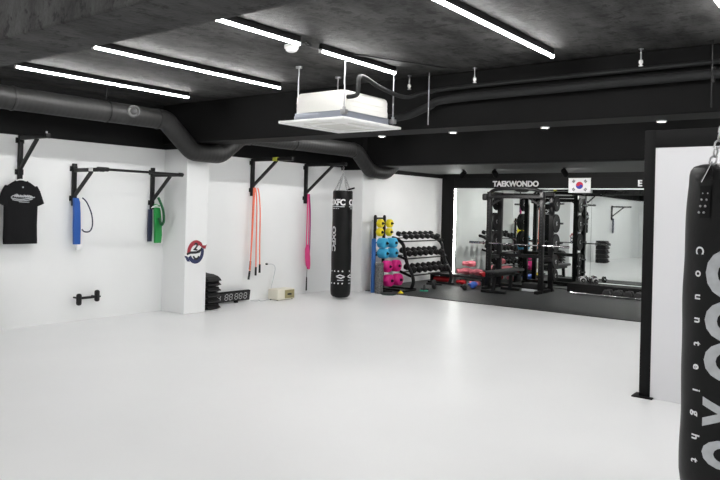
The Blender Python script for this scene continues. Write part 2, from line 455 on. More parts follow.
SPT = ((12.3, 6.80, (.15, .72, -.68), 'leftmost black spotlight under the soffit, turned to the white wall'), (12.2, 6.05, (.78, .0, -.62), 'second black spotlight under the soffit, above the power rack'), (12.2, 4.68, (.78, -.1, -.62), 'third black spotlight under the soffit, in front of the flag'),  # heads look unlit; aim and glow added to light wall, sign and rack
       (12.2, 2.9, (.78, 0, -.62), 'black spotlight added out of sight just behind the partition header'), (12.2, 1.1, (.78, 0, -.62), 'black spotlight added out of sight, second behind the partition'), (12.2, -.8, (.78, 0, -.62), 'black spotlight added out of sight, third behind the partition'))  # unseen lamps, added as extra light for the mirror end
for x, y, d, lab in SPT:
    t = thing('spotlight', lab, 'spotlight', (x, y, 2.44), 0, 'black spotlights under the soffit')
    d = V(d).normalized(); c = V((0, 0, -.09))
    MB().lathe([(0, 0), (.035, 0), (.035, -.012), (.01, -.016), (.01, -.09), (0, -.09)], seg=14).build('ceiling_mount', M['steel2'], t)
    MB().lathe([(0, -.07), (.040, -.07), (.050, -.055), (.055, .065), (.051, .065), (.049, .05), (0, .05)], c, d, 24).build('lamp_head', M['steel2'], t)
    MB().lathe([(0, .051), (.047, .051), (.047, .054), (0, .054)], c, d, 20).build('lens', M['spotfill'], t)

# ------------------------------------------------------------------ ventilation duct
R_D = .135
dk = thing('ventilation_duct', 'dark grey round ventilation duct running along the left wall', 'duct', (0, 8.0, 0))
def elbow_path(pts, bend_r=.22, n=7):
    pts = [V(p) for p in pts]; out = [pts[0]]
    for i in range(1, len(pts) - 1):
        a = (pts[i - 1] - pts[i]); b = (pts[i + 1] - pts[i])
        r = min(bend_r, a.length * .48, b.length * .48)
        p = pts[i] + a.normalized() * r; q = pts[i] + b.normalized() * r
        for k in range(n + 1):
            t = k / n; out.append((1 - t) ** 2 * p + 2 * t * (1 - t) * pts[i] + t * t * q)
    out.append(pts[-1]); return out
ZD, ZD2 = 2.768, 2.70
runs = [[(XB + .05, 0, ZD), (3.0, 0, ZD), (5.90, 0, ZD)],
        [(5.88, 0, ZD), (6.02, 0, ZD), (6.50, 0, 2.365), (7.02, 0, 2.365), (7.42, 0, ZD2 - .03), (7.62, 0, ZD2)],
        [(7.60, 0, ZD2), (9, 0, ZD2), (10.25, 0, ZD2)],
        [(10.22, 0, ZD2), (10.36, 0, ZD2 - .01), (10.80, 0, 2.345), (11.32, 0, 2.335), (11.62, 0, 2.52)]]
for i, rp in enumerate(runs):
    pth = elbow_path(rp, .085, 4) if len(rp) > 3 else rp
    MB().tube(pth, R_D, 28).build('elbow' if len(rp) > 3 else 'duct_run', M['duct'], dk)
for x, z in ((5.88, ZD), (7.62, ZD2), (10.24, ZD2), (1.5, ZD), (3.9, ZD)):
    MB().lathe([(R_D, -.02), (R_D + .006, -.018), (R_D + .010, 0), (R_D + .006, .018), (R_D, .02)], (x, 0, z), (1, 0, 0), 28).build('coupling', M['duct'], dk)
vt = MB().lathe([(.078, -.08), (.082, .02), (.070, .03), (.056, .022), (.05, .005), (0, .004)], (0, 0, 0), (0, 0, 1), 24)
vt = vt.build('round_vent', M['ventgrey'], dk, loc=(5.40, -.155, ZD + .03)); vt.rotation_euler = V((-.52, -.85, -.05)).to_track_quat('Z', 'Y').to_euler()
MB().lathe([(0, .012), (.02, .014), (.028, .008), (.036, .01), (.04, .02), (.03, .026), (.012, .028), (0, .028)], seg=20).build('vent_cone', M['rubber2'], vt)
for x in (.9, 3.2, 5.1, 8.6):
    MB().tube([(x, -.004 + (R_D + .004) * math.sin(a), (ZD2 if x > 7 else ZD) + (R_D + .004) * math.cos(a)) for a in [2 * PI * k / 24 for k in range(24)]], .006, 6, closed=True).cyl((x, 0, (ZD2 if x > 7 else ZD) + R_D), (x, 0, ZC - .001), .006, seg=6).build('hanger', M['steel'], dk)

# ------------------------------------------------------------------ air conditioner
ac = thing('air_conditioner', 'white cassette air conditioner hanging below the dark ceiling', 'air conditioner', (0, 0, 2.455))
px0, px1, py0, py1 = 5.16, 6.14, 4.15, 5.01
mb = MB().box((px0, py0, 0), (px1, py1, .028), .008)
mb.build('panel', M['white'], ac)
gx0, gx1, gy0, gy1 = px0 + .30, px1 - .30, py0 + .26, py1 - .26
mb = MB().box((gx0, gy0, -.008), (gx1, gy1, .002), .003)
for k in range(9):
    x = gx0 + .03 + k * (gx1 - gx0 - .06) / 8
    mb.box((x - .006, gy0 + .02, -.013), (x + .006, gy1 - .02, -.006))
mb.build('intake_grille', M['grille'], ac, smooth=False)
for k, (lo, hi) in enumerate((((px0 + .12, py0 + .24, -.006), (px0 + .20, py1 - .24, .002)), ((px1 - .20, py0 + .24, -.006), (px1 - .12, py1 - .24, .002)), ((px0 + .26, py0 + .09, -.006), (px1 - .26, py0 + .16, .002)), ((px0 + .26, py1 - .16, -.006), (px1 - .26, py1 - .09, .002)))):
    MB().box(lo, hi, .003).build('outlet_flap', M['grille'], ac)
bx0, bx1, by0, by1 = 5.215, 5.985, 4.20, 4.84
MB().box((bx0 + .004, by0 + .004, .03), (bx1 - .004, by1 - .004, .10), .004).build('metal_band', M['acgrey'], ac)
mb = MB()
def rrect(x0, x1, y0, y1, r, n=6):
    out = []
    for cx, cy, a0 in ((x1 - r, y1 - r, 0), (x0 + r, y1 - r, PI / 2), (x0 + r, y0 + r, PI), (x1 - r, y0 + r, 1.5 * PI)):
        for k in range(n + 1):
            a = a0 + PI / 2 * k / n; out.append((cx + r * math.cos(a), cy + r * math.sin(a)))
    return out
rings = []
for ins, z in ((0, .10), (0, .255), (.006, .282), (.02, .298), (.05, .304)):
    rings.append([(x, y, z) for x, y in rrect(bx0 + ins, bx1 - ins, by0 + ins, by1 - ins, .06)])
mb.loft(rings); mb.build('casing', M['acbody'], ac)
for z in (.15, .20): MB().loft([[(x, y, zz) for x, y in rrect(bx0 - .003, bx1 + .003, by0 - .003, by1 + .003, .06)] for zz in (z, z + .004)]).build('casing_rib', M['acbody'], ac)
for x, y in ((5.40, 4.96), (5.205, 4.185), (6.05, 4.20), (6.05, 4.96)):
    b = MB().cyl((x, y, .05), (x, y, ZC - 2.455 - .001), .007, seg=8).cyl((x, y, ZC - 2.455 - .02), (x, y, ZC - 2.4555), .035, seg=12)
    b.build('hanging_rod', M['zinc'], ac)
    MB().box((x - .028, y - .028, .055), (x + .028, y + .028, .10), .004).cyl((x, y, .10), (x, y, .125), .016, seg=6).build('rod_bracket', M['zinc'], ac)
MB().box((5.97, 4.30, .05), (6.10, 4.44, .19), .01).build('pipe_box', M['white'], ac)

dh = MB().tube(smooth_path([(5.27, 4.195, 2.685), (5.27, 4.13, 2.685), (5.30, 4.10, 2.71), (5.31, 4.10, 2.80), (5.33, 4.11, 2.87), (5.45, 4.14, 2.90), (5.80, 4.18, 2.85), (6.15, 4.12, 2.80), (6.36, 3.98, 2.87), (6.43, 3.5, 2.905), (6.43, 1.0, 2.91), (6.43, -3.5, 2.92)], 5), .022, 10).build('drain_hose', M['insul'])
tag(dh, 'black drain hose looping over the top of the air conditioner', 'hose')
rp = MB().tube(smooth_path([(6.105, 4.37, 2.60), (6.22, 4.36, 2.60), (6.36, 4.20, 2.64), (6.42, 3.98, 2.73), (6.42, 3.75, 2.785), (6.42, 2.5, 2.80), (6.42, .5, 2.81), (6.42, -3.5, 2.82)], 6), .042, 12).build('refrigerant_pipe', M['insul'])
tag(rp, 'black insulated pipe running from the air conditioner along the beam', 'pipe')
for i, y in enumerate((3.95, 1.2, -1.6)):
    t = thing('pipe_hanger', ('threaded rod hanger beside the air conditioner', 'threaded rod hanger over the white partition', 'threaded rod hanger out of frame at the right')[i] + ' for the insulated pipe', 'pipe hanger', (6.352, y, 2.50), 0, 'pipe hangers')
    MB().cyl((0, 0, .02), (0, 0, ZC - 2.501), .006, seg=8).build('rod', M['zinc' if i == 0 else 'steel'], t)
    if i: MB().tube([(.068 + .064 * math.cos(a), 0, (.24 if i == 0 else .305) + .064 * math.sin(a)) for a in [2 * PI * k / 18 for k in range(18)]], .005, 6, closed=True).build('clamp', M['zinc'], t)
cb = MB().tube(smooth_path([(4.45, 4.09, 3.03), (4.52, 4.02, 3.0), (4.58, 4.12, 3.06), (4.66, 4.2, 3.065), (4.95, 4.2, 3.068), (5.6, 3.9, 3.068), (6.35, 3.6, 3.068)], 6), .008, 8).build('ceiling_cable', M['rubber2'])
tag(cb, 'loose dark cable on the ceiling between two LED battens', 'cable')

# ------------------------------------------------------------------ wall brackets
def bracket_parts(root, x, y, zt, zb, za, L, sec=.05, brace=.62, ends=True):
    """upright on the wall at (x,y), arm towards the room at height za, diagonal brace"""
    MB().box((x - sec / 2, -sec + y, zb), (x + sec / 2, y, zt), .004).build('upright', M['steel'], root)
    MB().box((x - sec / 2, y - L, za - sec / 2), (x + sec / 2, y - sec, za + sec / 2), .004).build('arm', M['steel'], root)
    MB().bar((x, y - L * brace, za - sec * .4), (x, y - sec * .8, za - (za - zb) * .72), sec * .72, sec * .72).build('brace', M['steel'], root)
    for z in (zt - .07, zb + .10):
        mb = MB().box((x - .055, y - .008, z - .035), (x + .055, y, z + .035), .003)
        for dx in (-.04, .04): mb.cyl((x + dx, y - .014, z), (x + dx, y - .007, z), .008, seg=6)
        mb.build('wall_plate', M['steel'], root)
    if ends: MB().cyl((x - .028, y - L + .03, za), (x + .028, y - L + .03, za), .03, seg=14).build('end_knob', M['steel'], root)

b1 = thing('pull_up_bracket', 'black wall bracket with the black t-shirt hanging on it', 'bracket', (4.355, YW, 0), 0, 'single pull-up brackets')
bracket_parts(b1, 0, 0, 2.425, 1.86, 2.385, .69)
MB().tube([(0, -.64, 2.41), (0, -.64, 2.44)], .012, 8).build('bar_pin', M['zinc'], b1)
ps = thing('pull_up_station', 'black twin pull-up bar on the wall left of the emblem column', 'pull-up bar', (5.0, YW - .002, 0))
bracket_parts(ps, .085, 0, 2.115, 1.55, 2.025, .70)
bracket_parts(ps, 1.325, 0, 2.135, 1.52, 2.025, .70)
MB().cyl((.04, -.67, 2.03), (1.37, -.67, 2.03), .017, seg=14).build('pull_up_bar', M['steel'], ps)
MB().cyl((.02, -.67, 2.03), (.17, -.67, 2.03), .028, seg=12).build('bar_sleeve', M['steel'], ps)
MB().box((.060, -.50, 2.005), (.048, -.42, 2.045)).build('sticker', M['print'], ps, smooth=False)
b3 = thing('pull_up_bracket', 'black wall bracket with orange rubber tubes hanging on it', 'bracket', (8.345, YW, 0), 0, 'single pull-up brackets')
bracket_parts(b3, 0, 0, 2.415, 1.78, 2.395, .95, .055, .62)
MB().box((-.03, -.62, 2.362), (.03, -.52, 2.428)).build('yellow_tape', M['orangeyellow'], b3, smooth=False)
b4 = thing('pull_up_bracket', 'black wall bracket with the pink band and the hanging bag', 'bracket', (9.71, YW, 0), 0, 'single pull-up brackets')
bracket_parts(b4, 0, 0, 2.415, 1.68, 2.395, .98, .055, .68)
b0 = thing('pull_up_bracket', 'black wall bracket seen only as a reflection in the mirror', 'bracket', (1.15, YW, 0), 0, 'single pull-up brackets')
bracket_parts(b0, 0, 0, 2.12, 1.55, 2.075, .76)
mb = MB().loft([[(x * w, y_ * .02 - .085, z) for x, y_ in ((-1, -1), (1, -1), (1, 1), (-1, 1))] for w, z in ((.03, 1.62), (.05, 1.4), (.055, 1.15), (.04, 1.05))])
o = thing('resistance_band', '', '', (1.15, YW, 0)); mb.build('hanging_strap', M['navy'], o); tag(o, 'dark band on the bracket seen only in the mirror', 'resistance band', 'resistance bands on brackets')

# ------------------------------------------------------------------ t-shirt on hanger
ts = thing('t_shirt', 'black cotton t-shirt with white script print hanging on the wall', 't-shirt', (4.335, YW - .11, 0))
def ell(cx, cy, z, a, b, n=28, ph=0, fold=0, k=7):
    out = []
    for i in range(n):
        t = 2 * PI * i / n
        f = 1 + fold * math.sin(k * t + ph)
        ca, sa = math.cos(t), math.sin(t)
        out.append((cx + a * math.copysign(abs(ca) ** .75, ca), cy + b * f * math.copysign(abs(sa) ** .75, sa), z))
    return out
body = [ell(.006, 0, 1.065, .212, .040, fold=.22), ell(.004, 0, 1.12, .213, .042, fold=.2), ell(.0, 0, 1.3, .208, .042, ph=.6, fold=.14),
        ell(0, 0, 1.5, .210, .044, ph=1.0, fold=.1), ell(0, 0, 1.64, .214, .045, fold=.05), ell(0, 0, 1.73, .200, .042), ell(0, .0, 1.79, .165, .036), ell(0, .004, 1.825, .115, .028), ell(0, .006, 1.843, .078, .022)]
MB().loft(body).build('torso', M['cotton'], ts)
for sx in (-1, 1):
    ax = V((sx * .135, 0, 1.765)); bx = V((sx * .222, -.004, 1.545)); d = (bx - ax).normalized()
    n_ = V((-d.z * sx, 0, d.x * sx)) * sx
    n_ = V((d.z, 0, -d.x))
    rings = []
    for t, w, th in ((0, .070, .036), (.3, .082, .038), (.7, .080, .034), (1.0, .078, .030)):
        c = ax.lerp(bx, t)
        rings.append([tuple(c + n_ * w * math.cos(2 * PI * i / 20) + V((0, th * math.sin(2 * PI * i / 20), 0))) for i in range(20)])
    MB().loft(rings).build('sleeve', M['cotton'], ts)
MB().tube([(.078 * math.cos(a), .004 + .024 * math.sin(a), 1.843 + (-.018 if math.sin(a) < 0 else .004) * abs(math.sin(a))) for a in [2 * PI * k / 28 for k in range(28)]], .007, 8, closed=True).build('collar', M['cotton'], ts)
MB().tube(smooth_path([(-.07, .006, 1.846), (-.02, .008, 1.862), (.02, .008, 1.862), (.07, .006, 1.846)], 4), .008, 8).build('hanger_top', M['white'], ts)
# scribbled script print: flowing white strokes of no readable word
mb = MB(); rnd = random.Random(3)
def stroke(pts, w): mb.tube([(x, -.0475 - .0015 * rnd.random(), z) for x, z in smooth_path_2(pts)], w, 5)
def smooth_path_2(pts): return [(p.x, p.y) for p in smooth_path([(x, z, 0) for x, z in pts], 5)]
x = -.105
while x < .11:
    h = .022 + .014 * rnd.random() + (.012 if x < -.07 else 0)
    stroke([(x, 1.640), (x + .006, 1.640 + h), (x + .014, 1.650), (x + .020, 1.638 + h * .8), (x + .026, 1.642)], .0042); x += .022
stroke([(-.145, 1.632), (-.06, 1.618), (.03, 1.624), (.148, 1.648)], .006)
stroke([(-.13, 1.612), (-.05, 1.600), (.05, 1.606), (.12, 1.626)], .005)
stroke([(-.05, 1.588), (.0, 1.584), (.08, 1.586)], .004)
stroke([(-.148, 1.640), (-.12, 1.662), (-.10, 1.655)], .005)
mb.build('script_print', M['printg'], ts)
MB().lathe([(0, 0), (.010, 0), (.010, .002), (0, .002)], (.0, -.040, 1.768), (0, -1, 0), 14).build('small_chest_print', M['printg'], ts)

# ------------------------------------------------------------------ bands
t = thing('resistance_band', 'thick blue resistance band folded over the left end of the pull-up bar', 'resistance band', (5.10, YW - .10, 0), 0, 'resistance bands on brackets')
r0 = [[(-.03 + s_ * w + dx, -.022 * q + dy, z) for s_, q in ((-1, 1), (1, 1), (1, -1), (-1, -1))] for w, z, dx, dy in ((.030, 1.655, 0, -.0), (.040, 1.60, 0, -.02), (.044, 1.45, .004, -.025), (.046, 1.25, .012, -.02), (.042, 1.04, .022, -.01))]
MB().loft(r0).build('hanging_strap', M['blue'], t)
MB().tube(smooth_path([(.035, -.05, 1.66), (.07, -.10, 1.60), (.10, -.17, 1.45), (.105, -.19, 1.30), (.08, -.17, 1.22), (.05, -.10, 1.21), (.035, -.06, 1.24)], 6), .009, 8).build('thin_loop', M['navy'], t)
MB().box((-.02, -.035, .97), (.065, .0, 1.04), .004).build('white_tip', M['print'], t)
t = thing('resistance_band', 'green resistance band tied on the right end of the pull-up bar', 'resistance band', (6.33, YW - .085, 0), 0, 'resistance bands on brackets')
MB().loft([[(.012 + s_ * w + dx, -.03 - .02 * q, z) for s_, q in ((-1, 1), (1, 1), (1, -1), (-1, -1))] for w, z, dx in ((.035, 1.60, 0), (.05, 1.5, .01), (.055, 1.30, .03), (.056, 1.14, .035), (.05, 1.03, .03))]).build('hanging_strap', M['green'], t)
MB().tube(smooth_path([(.02, -.05, 1.70), (.05, -.07, 1.62), (.08, -.10, 1.5), (.085, -.11, 1.36), (.06, -.09, 1.30), (.04, -.06, 1.40)], 6), .032, 8, flat=(1.3, .6)).build('loop', M['dkgreen'], t)
MB().tube(smooth_path([(-.10, -.055, 1.545), (-.03, -.075, 1.56), (.05, -.075, 1.555), (.10, -.05, 1.58), (.06, -.07, 1.60), (-.02, -.078, 1.585), (-.08, -.05, 1.56)], 5), .006, 6).build('white_cord', M['tcord'], t)
t = thing('resistance_band', 'dark navy band hanging behind the green resistance band', 'resistance band', (6.315, YW - .05, 0), 0, 'resistance bands on brackets')
MB().loft([[(-.035 + s_ * w, -.012 * q, z) for s_, q in ((-1, 1), (1, 1), (1, -1), (-1, -1))] for w, z in ((.03, 1.52), (.034, 1.4), (.036, 1.2), (.03, 1.05))]).build('hanging_strap', M['navy'], t)

def tube_band(dx, zend, sway, lab, yo=0., cx=8.345):
    t = thing('rubber_tube', lab, 'exercise tube', (cx, YW - .07 - yo, 0), 0, 'orange exercise tubes on the bracket')
    MB().tube(smooth_path([(dx * .4, -.01, 1.92), (dx * .7, -.02, 1.80), (dx, -.025, 1.5), (dx + sway * .4, -.02, 1.0), (dx + sway, -.015, zend)], 6), .0105, 8).build('hanging_tube', M['orange'], t)
    MB().cyl((dx + sway, -.015, zend + .015), (dx + sway * 1.35 - .006, -.012, zend - .13), .017, .019, 12).build('handle', M['rubber'], t)
tube_band(-.045, .66, -.01, 'orange exercise tube with the topmost black handle')
tube_band(-.06, .50, -.045, 'orange exercise tube with the lowest black handle', .04)
tube_band(.055, .555, .02, 'orange exercise tube, third handle from the left')
tube_band(.095, .60, .03, 'orange exercise tube, handle nearest the wall socket', .04)
t = thing('resistance_band', 'pink resistance band hanging in a long loop beside the black bag', 'resistance band', (9.73, YW - .07, 0), 0, 'resistance bands on brackets')
for dx, m_ in ((-.03, 'pink'), (.022, 'pink'), (.055, 'purple')):
    MB().tube(smooth_path([(dx * .5, -.01, 1.86), (dx, -.02, 1.5), (dx * 1.1, -.02, 1.0), (dx, -.02, .62)], 6), .013, 6, flat=(1, .5)).build('hanging_strand', M[m_], t)
MB().loft([[(s_ * w + dx, -.02 - .015 * q, z) for s_, q in ((-1, 1), (1, 1), (1, -1), (-1, -1))] for w, z, dx in ((.022, .92, 0), (.045, .84, -.005), (.056, .68, .01), (.048, .54, .025), (.02, .46, .045))]).build('folded_end', M['pink'], t)
t = thing('skipping_rope', 'thin grey rope with a black handle below the pink band', 'skipping rope', (9.77, YW - .05, 0))
MB().cyl((0, 0, .30), (0, -.01, .55), .006, seg=8).build('hanging_rope', M['zinc'], t)
MB().cyl((0, 0, .06), (0, 0, .31), .014, .011, 10).build('handle', M['rubber2'], t)

# ------------------------------------------------------------------ low bar on the wall
t = thing('sit_up_bar', 'short black foot bar with two end pads low on the left wall', 'wall bar', (5.135, YW, 0))
MB().cyl((.0, -.13, .322), (.27, -.13, .322), .018, seg=12).build('bar', M['steel'], t)
for x, dz in ((.0, -.02), (.265, .01)):
    MB().cyl((x, -.001, .322), (x, -.13, .322), .012, seg=8).build('mount', M['steel'], t)
    MB().box((x - .032, -.165, .245 + dz), (x + .032, -.095, .405 + dz), .028, seg=3).build('end_pad', M['rubber'], t)
MB().cyl((.28, -.13, .322), (.318, -.13, .322), .022, .010, 10).build('bar_tip', M['steel'], t)

# ------------------------------------------------------------------ emblem on the column
em = thing('wall_emblem', 'round red and navy emblem on the white column', 'emblem', (6.745, YG - .001, .905))
ET = Matrix.Translation((0, 0, 0)) @ Matrix(((1, 0, 0, 0), (0, 0, -1, 0), (0, 1, 0, 0), (0, 0, 0, 1)))
def arc_poly(r0, r1, a0, a1, n=18, c=(0, 0), taper=1.):
    o_, i_ = [], []
    for k in range(n + 1):
        t_ = k / n; a = math.radians(a0 + (a1 - a0) * t_)
        w = (r1 - r0) * (1 - (1 - taper) * t_)
        o_.append((c[0] + r1 * math.cos(a), c[1] + r1 * math.sin(a))); i_.append((c[0] + (r1 - w) * math.cos(a), c[1] + (r1 - w) * math.sin(a)))
    return o_ + i_[::-1]
EW = 1.02
def sc(p): return [(x * EW, y * 1.14) for x, y in p]
MB().prism(sc(arc_poly(.095, .155, 182, 55)), .002, ET).prism(sc([(.075, .135), (.10, .125), (.125, .085), (.185, .085), (.205, .10), (.175, .035), (.13, .05), (.06, .09)]), .002, ET).build('red_arc', M['ered'], em, smooth=False)
MB().prism(sc(arc_poly(.095, .150, 205, 380)), .002, ET).prism(sc([(-.205, -.04), (-.15, -.05), (-.10, -.12), (-.15, -.115), (-.18, -.075)]), .002, ET).build('navy_arc', M['enavy'], em, smooth=False)
MB().prism(sc([(-.165, -.01), (-.09, .012), (.02, .012), (.085, .04), (.115, .075), (.12, .04), (.07, -.01), (.0, -.02), (-.10, -.02), (-.155, -.035)]), .003, ET).build('black_swoosh', M['eblack'], em, smooth=False)
mb = MB()
bm = text_bm('2', .15, 0, .003, 1, .006); mb.add(bm, ET @ Matrix.Translation((.0, .075, .001)) @ Matrix.Rotation(-.2, 4, 'Z')); bm.free()
mb.build('black_numeral', M['eblack'], em, smooth=False)
MB().prism(sc(arc_poly(.035, .062, 190, 345, c=(.01, -.04))), .003, ET).build('black_arc', M['eblack'], em, smooth=False)

# ------------------------------------------------------------------ step stacks, timer, box, socket
def step_proto(w, d, h, label, loc, rz=0, group='stacked black step boxes'):
    t = thing('step_box', label, 'step box', loc, rz, group)
    mb = MB()
    prof = [(0, 0), (d * .80, 0), (d * .86, h * .12), (d, h * .30), (d * .97, h * .48), (d * .90, h * .62), (d * .86, h), (0, h)]
    mb.loft([[(x, -y_, z_) for y_, z_ in prof] for x in (-w / 2, w / 2)]); mb.build('body', M['rubber'], t, smooth=False)
    MB().box((-w / 2 + .02, -d * .82, h), (w / 2 - .02, -.03, h + .004)).build('top_pad', M['rubber2'], t, smooth=False)
    return t
h = .088
names6 = ['bottom', 'second from the bottom', 'third from the bottom', 'third from the top', 'second from the top']
s0 = step_proto(.25, .42, h - .008, 'black step box, bottom of the stack right of the column', (7.19, YW - .05, 0))
for k in range(1, 5):
    dup(s0, (7.19, YW - .05, k * h), 'black step box, %s of the stack right of the column' % names6[k])
t = thing('step_box', 'black step box with rounded end, topmost of the stack right of the column', 'step box', (7.19, YW - .05, 5 * h), 0, 'stacked black step boxes')
pr = [(0, 0), (.42, 0), (.40, .03), (.34, .065), (.23, .088), (.09, .094), (.05, .10), (.04, .13), (0, .13)]
MB().loft([[(x, -a, b) for a, b in pr] for x in (-.125, .125)]).build('body', M['rubber'], t, smooth=False)
s1 = step_proto(.36, .40, .15, 'step box, lowest of the five seen in the mirror', (3.58, YW - .30, 0), 0, 'step boxes seen in the mirror')
for k in range(1, 5):
    dup(s1, (3.58, YW - .30, k * .16), 'step box, %s of the five seen in the mirror' % ('second', 'third', 'fourth', 'topmost')[k - 1])

tm = thing('timer_display', 'black interval timer with unlit digits leaning against the wall', 'timer', (7.34, YW - .09, .03))
Rt = Matrix.Rotation(.14, 4, 'X')
def tmb(mb, name, m): return mb.build(name, m, tm)
W_, H_ = .92, .17
mb = MB().box((0, -.025, 0), (W_, .025, H_), .006); bmesh.ops.transform(mb.bm, matrix=Rt, verts=mb.bm.verts); tmb(mb, 'case', M['steel2'])
mb = MB().box((.015, -.028, .018), (W_ - .015, -.0245, H_ - .018)); bmesh.ops.transform(mb.bm, matrix=Rt, verts=mb.bm.verts); tmb(mb, 'screen', M['eblack'])
def seg8(mb, x, z, w, h_):
    t_ = .010
    for zz in (z, z + h_ / 2, z + h_): mb.box((x + t_, -.0305, zz - t_ / 2), (x + w - t_, -.0275, zz + t_ / 2))
    for xx in (x, x + w):
        for za, zb_ in ((z + t_ * .7, z + h_ / 2 - t_ * .7), (z + h_ / 2 + t_ * .7, z + h_ - t_ * .7)): mb.box((xx - t_ / 2, -.0305, za), (xx + t_ / 2, -.0275, zb_))
for x in (.20, .36, .455, .575, .67, .775):
    mb = MB(); seg8(mb, x, .038, .062, .095); bmesh.ops.transform(mb.bm, matrix=Rt, verts=mb.bm.verts); mb.build('digit', M['digit'], tm, smooth=False)
MB().box((.60, -.03, -.029), (.66, .02, .002), .004).build('foot', M['steel2'], tm)
MB().box((.15, -.03, -.029), (.21, .02, .002), .004).build('foot', M['steel2'], tm)

bx = thing('power_box', 'small cream box with a tan front panel standing by the wall', 'power box', (8.83, YW - .42, 0))
MB().box((-.20, 0, .012), (.22, .24, .19), .012).build('casing', M['cream'], bx)
MB().box((-.03, -.006, .03), (.205, .004, .172), .004).build('front_panel', M['tan'], bx)
MB().box((.03, -.010, .085), (.13, -.005, .115), .002).build('dark_emblem', M['eblack'], bx)
for x in (-.17, .19): MB().cyl((x, .04, 0), (x, .04, .014), .014, seg=10).cyl((x, .2, 0), (x, .2, .014), .014, seg=10).build('feet', M['rubber'], bx)
so = thing('wall_socket', 'small round socket with a black plug on the white wall', 'socket', (8.74, YW, .60))
MB().lathe([(0, .006), (.035, .006), (.038, 0), (0, 0)], (0, -.0, 0), (0, -1, 0), 20).build('plate', M['white'], so)
MB().cyl((0, -.006, 0), (0, -.05, 0), .018, .014, 12).build('plug', M['rubber'], so)
o = MB().tube(smooth_path([(8.74, YW - .055, .60), (8.82, YW - .09, .595), (8.875, YW - .10, .53), (8.86, YW - .08, .36), (8.80, YW - .09, .21), (8.77, YW - .10, .05), (8.70, YW - .12, .006)], 6), .006, 8).build('power_cable', M['palegrey']); tag(o, 'pale cable hanging from the wall socket to the cream box', 'cable')
o = MB().tube(smooth_path([(8.30, YW - .10, .006), (8.36, YW - .20, .006), (8.45, YW - .14, .006), (8.40, YW - .25, .006), (8.55, YW - .22, .006), (8.70, YW - .125, .006)], 6), .005, 8).build('floor_cable', M['palegrey']); tag(o, 'pale cable lying on the floor between timer and cream box', 'cable')

# ------------------------------------------------------------------ punch bags
def bag_body(r, z0, z1, seg=40, dent=.012, ph=0., taper=0.):
    def wob(a, h): return dent * noise.noise(V((math.cos(a) * 1.6 + ph, math.sin(a) * 1.6, h * 2.6)))
    prof = [(0, z0), (r * .55, z0 + .004), (r * .83, z0 + .022), (r * .96, z0 + .055), (r * 1.0, z0 + .11)]
    n = 26
    for i in range(1, n): prof.append((r * (1.0 + .012 * math.sin(i * .9)), z0 + .11 + (z1 - z0 - .15) * i / n))
    if taper:
        prof += [(r, z1 - .05), (r * .98, z1 - .028), (r * .90, z1 - .006), (r * .7, z1 + .006), (r * .4, z1 + .004), (0, z1)]
        prof = [(q * (1 - taper * max(0, min(1, (z - (z1 - .45)) / .45)) ** 1.3), z) for q, z in prof]
    else:
        prof += [(r, z1 - .03), (r * .97, z1 - .008), (r * .9, z1), (r * .8, z1 - .012), (r * .5, z1 - .03), (0, z1 - .032)]
    return MB().lathe(prof, seg=seg, wob=wob)

HB = thing('punching_bag', 'tall black punching bag hanging from the bracket beside the pink band', 'punching bag', (9.71, 7.785, 0), 0, 'hanging punching bags')
R1 = .178
bag_body(R1, .02, 1.925, 36, .02).build('bag_body', M['leather'], HB)
F1 = PI + .673
mb = MB()
for k in range(4):
    a = F1 + .5 + k * PI / 2
    chain_mb(mb, (R1 * .88 * math.cos(a), R1 * .88 * math.sin(a), 1.92), (0, 0, 2.23), .045, .004)
mb.build('chains', M['zinc'], HB)
mb = MB(); chain_mb(mb, (0, 0, 2.23), (0, 0, 2.352), .05, .005); mb.build('top_chain', M['zinc'], HB)
MB().bar((R1 * .2, -R1 * .3, 1.935), (R1 * .55, -R1 * 1.05, 1.975), .02, .03).build('loose_strap', M['steel2'], HB)
for k in range(4):
    a = F1 + .5 + k * PI / 2
    MB().tube([(R1 * .93 * math.cos(a) + .02 * math.cos(q) * -math.sin(a), R1 * .93 * math.sin(a) + .02 * math.cos(q) * math.cos(a), 1.915 + .022 * math.sin(q)) for q in [2 * PI * j / 14 for j in range(14)]], .0045, 6, closed=True).build('d_ring', M['zinc'], HB)
BR = R1 * 1.022
def on_bag(root, bmx, R, a0, z0, m, name, eps=.003):
    bend(bmx, R, a0, z0, .018, eps); mb_ = MB(); mb_.add(bmx); bmx.free(); return mb_.build(name, m, root, smooth=False)
def rect_bm(x0, x1, y0, y1):
    b_ = bmesh.new(); b_.faces.new([b_.verts.new((x, y, 0)) for x, y in ((x0, y0), (x1, y0), (x1, y1), (x0, y1))]); return b_
def poly_bm(polys):
    b_ = bmesh.new()
    for p in polys: b_.faces.new([b_.verts.new((x, y, 0)) for x, y in p])
    return b_
def fit_bm(bmx, w, h):
    xs = [v.co.x for v in bmx.verts]; ys = [v.co.y for v in bmx.verts]
    for v in bmx.verts: v.co.x = (v.co.x - (max(xs) + min(xs)) / 2) / (max(xs) - min(xs)) * w; v.co.y = (v.co.y - (max(ys) + min(ys)) / 2) / (max(ys) - min(ys)) * h
    return bmx
for da in (-.68, 1.62):
    on_bag(HB, fit_bm(text_bm('OXFC', .155, 0, 0, .92, .006), .345, .115), BR, F1 + da, 1.715, M['print'], 'lettering')
    on_bag(HB, rect_bm(-.17, .16, -.008, .008), BR, F1 + da, 1.638, M['printg'], 'underline')
    on_bag(HB, poly_bm([[(x, -.007), (x + w, -.007), (x + w, .007), (x, .007)] for x, w in ((-.14, .05), (-.08, .06), (-.005, .03), (.04, .02))]), BR, F1 + da, 1.605, M['printg'], 'small_print')
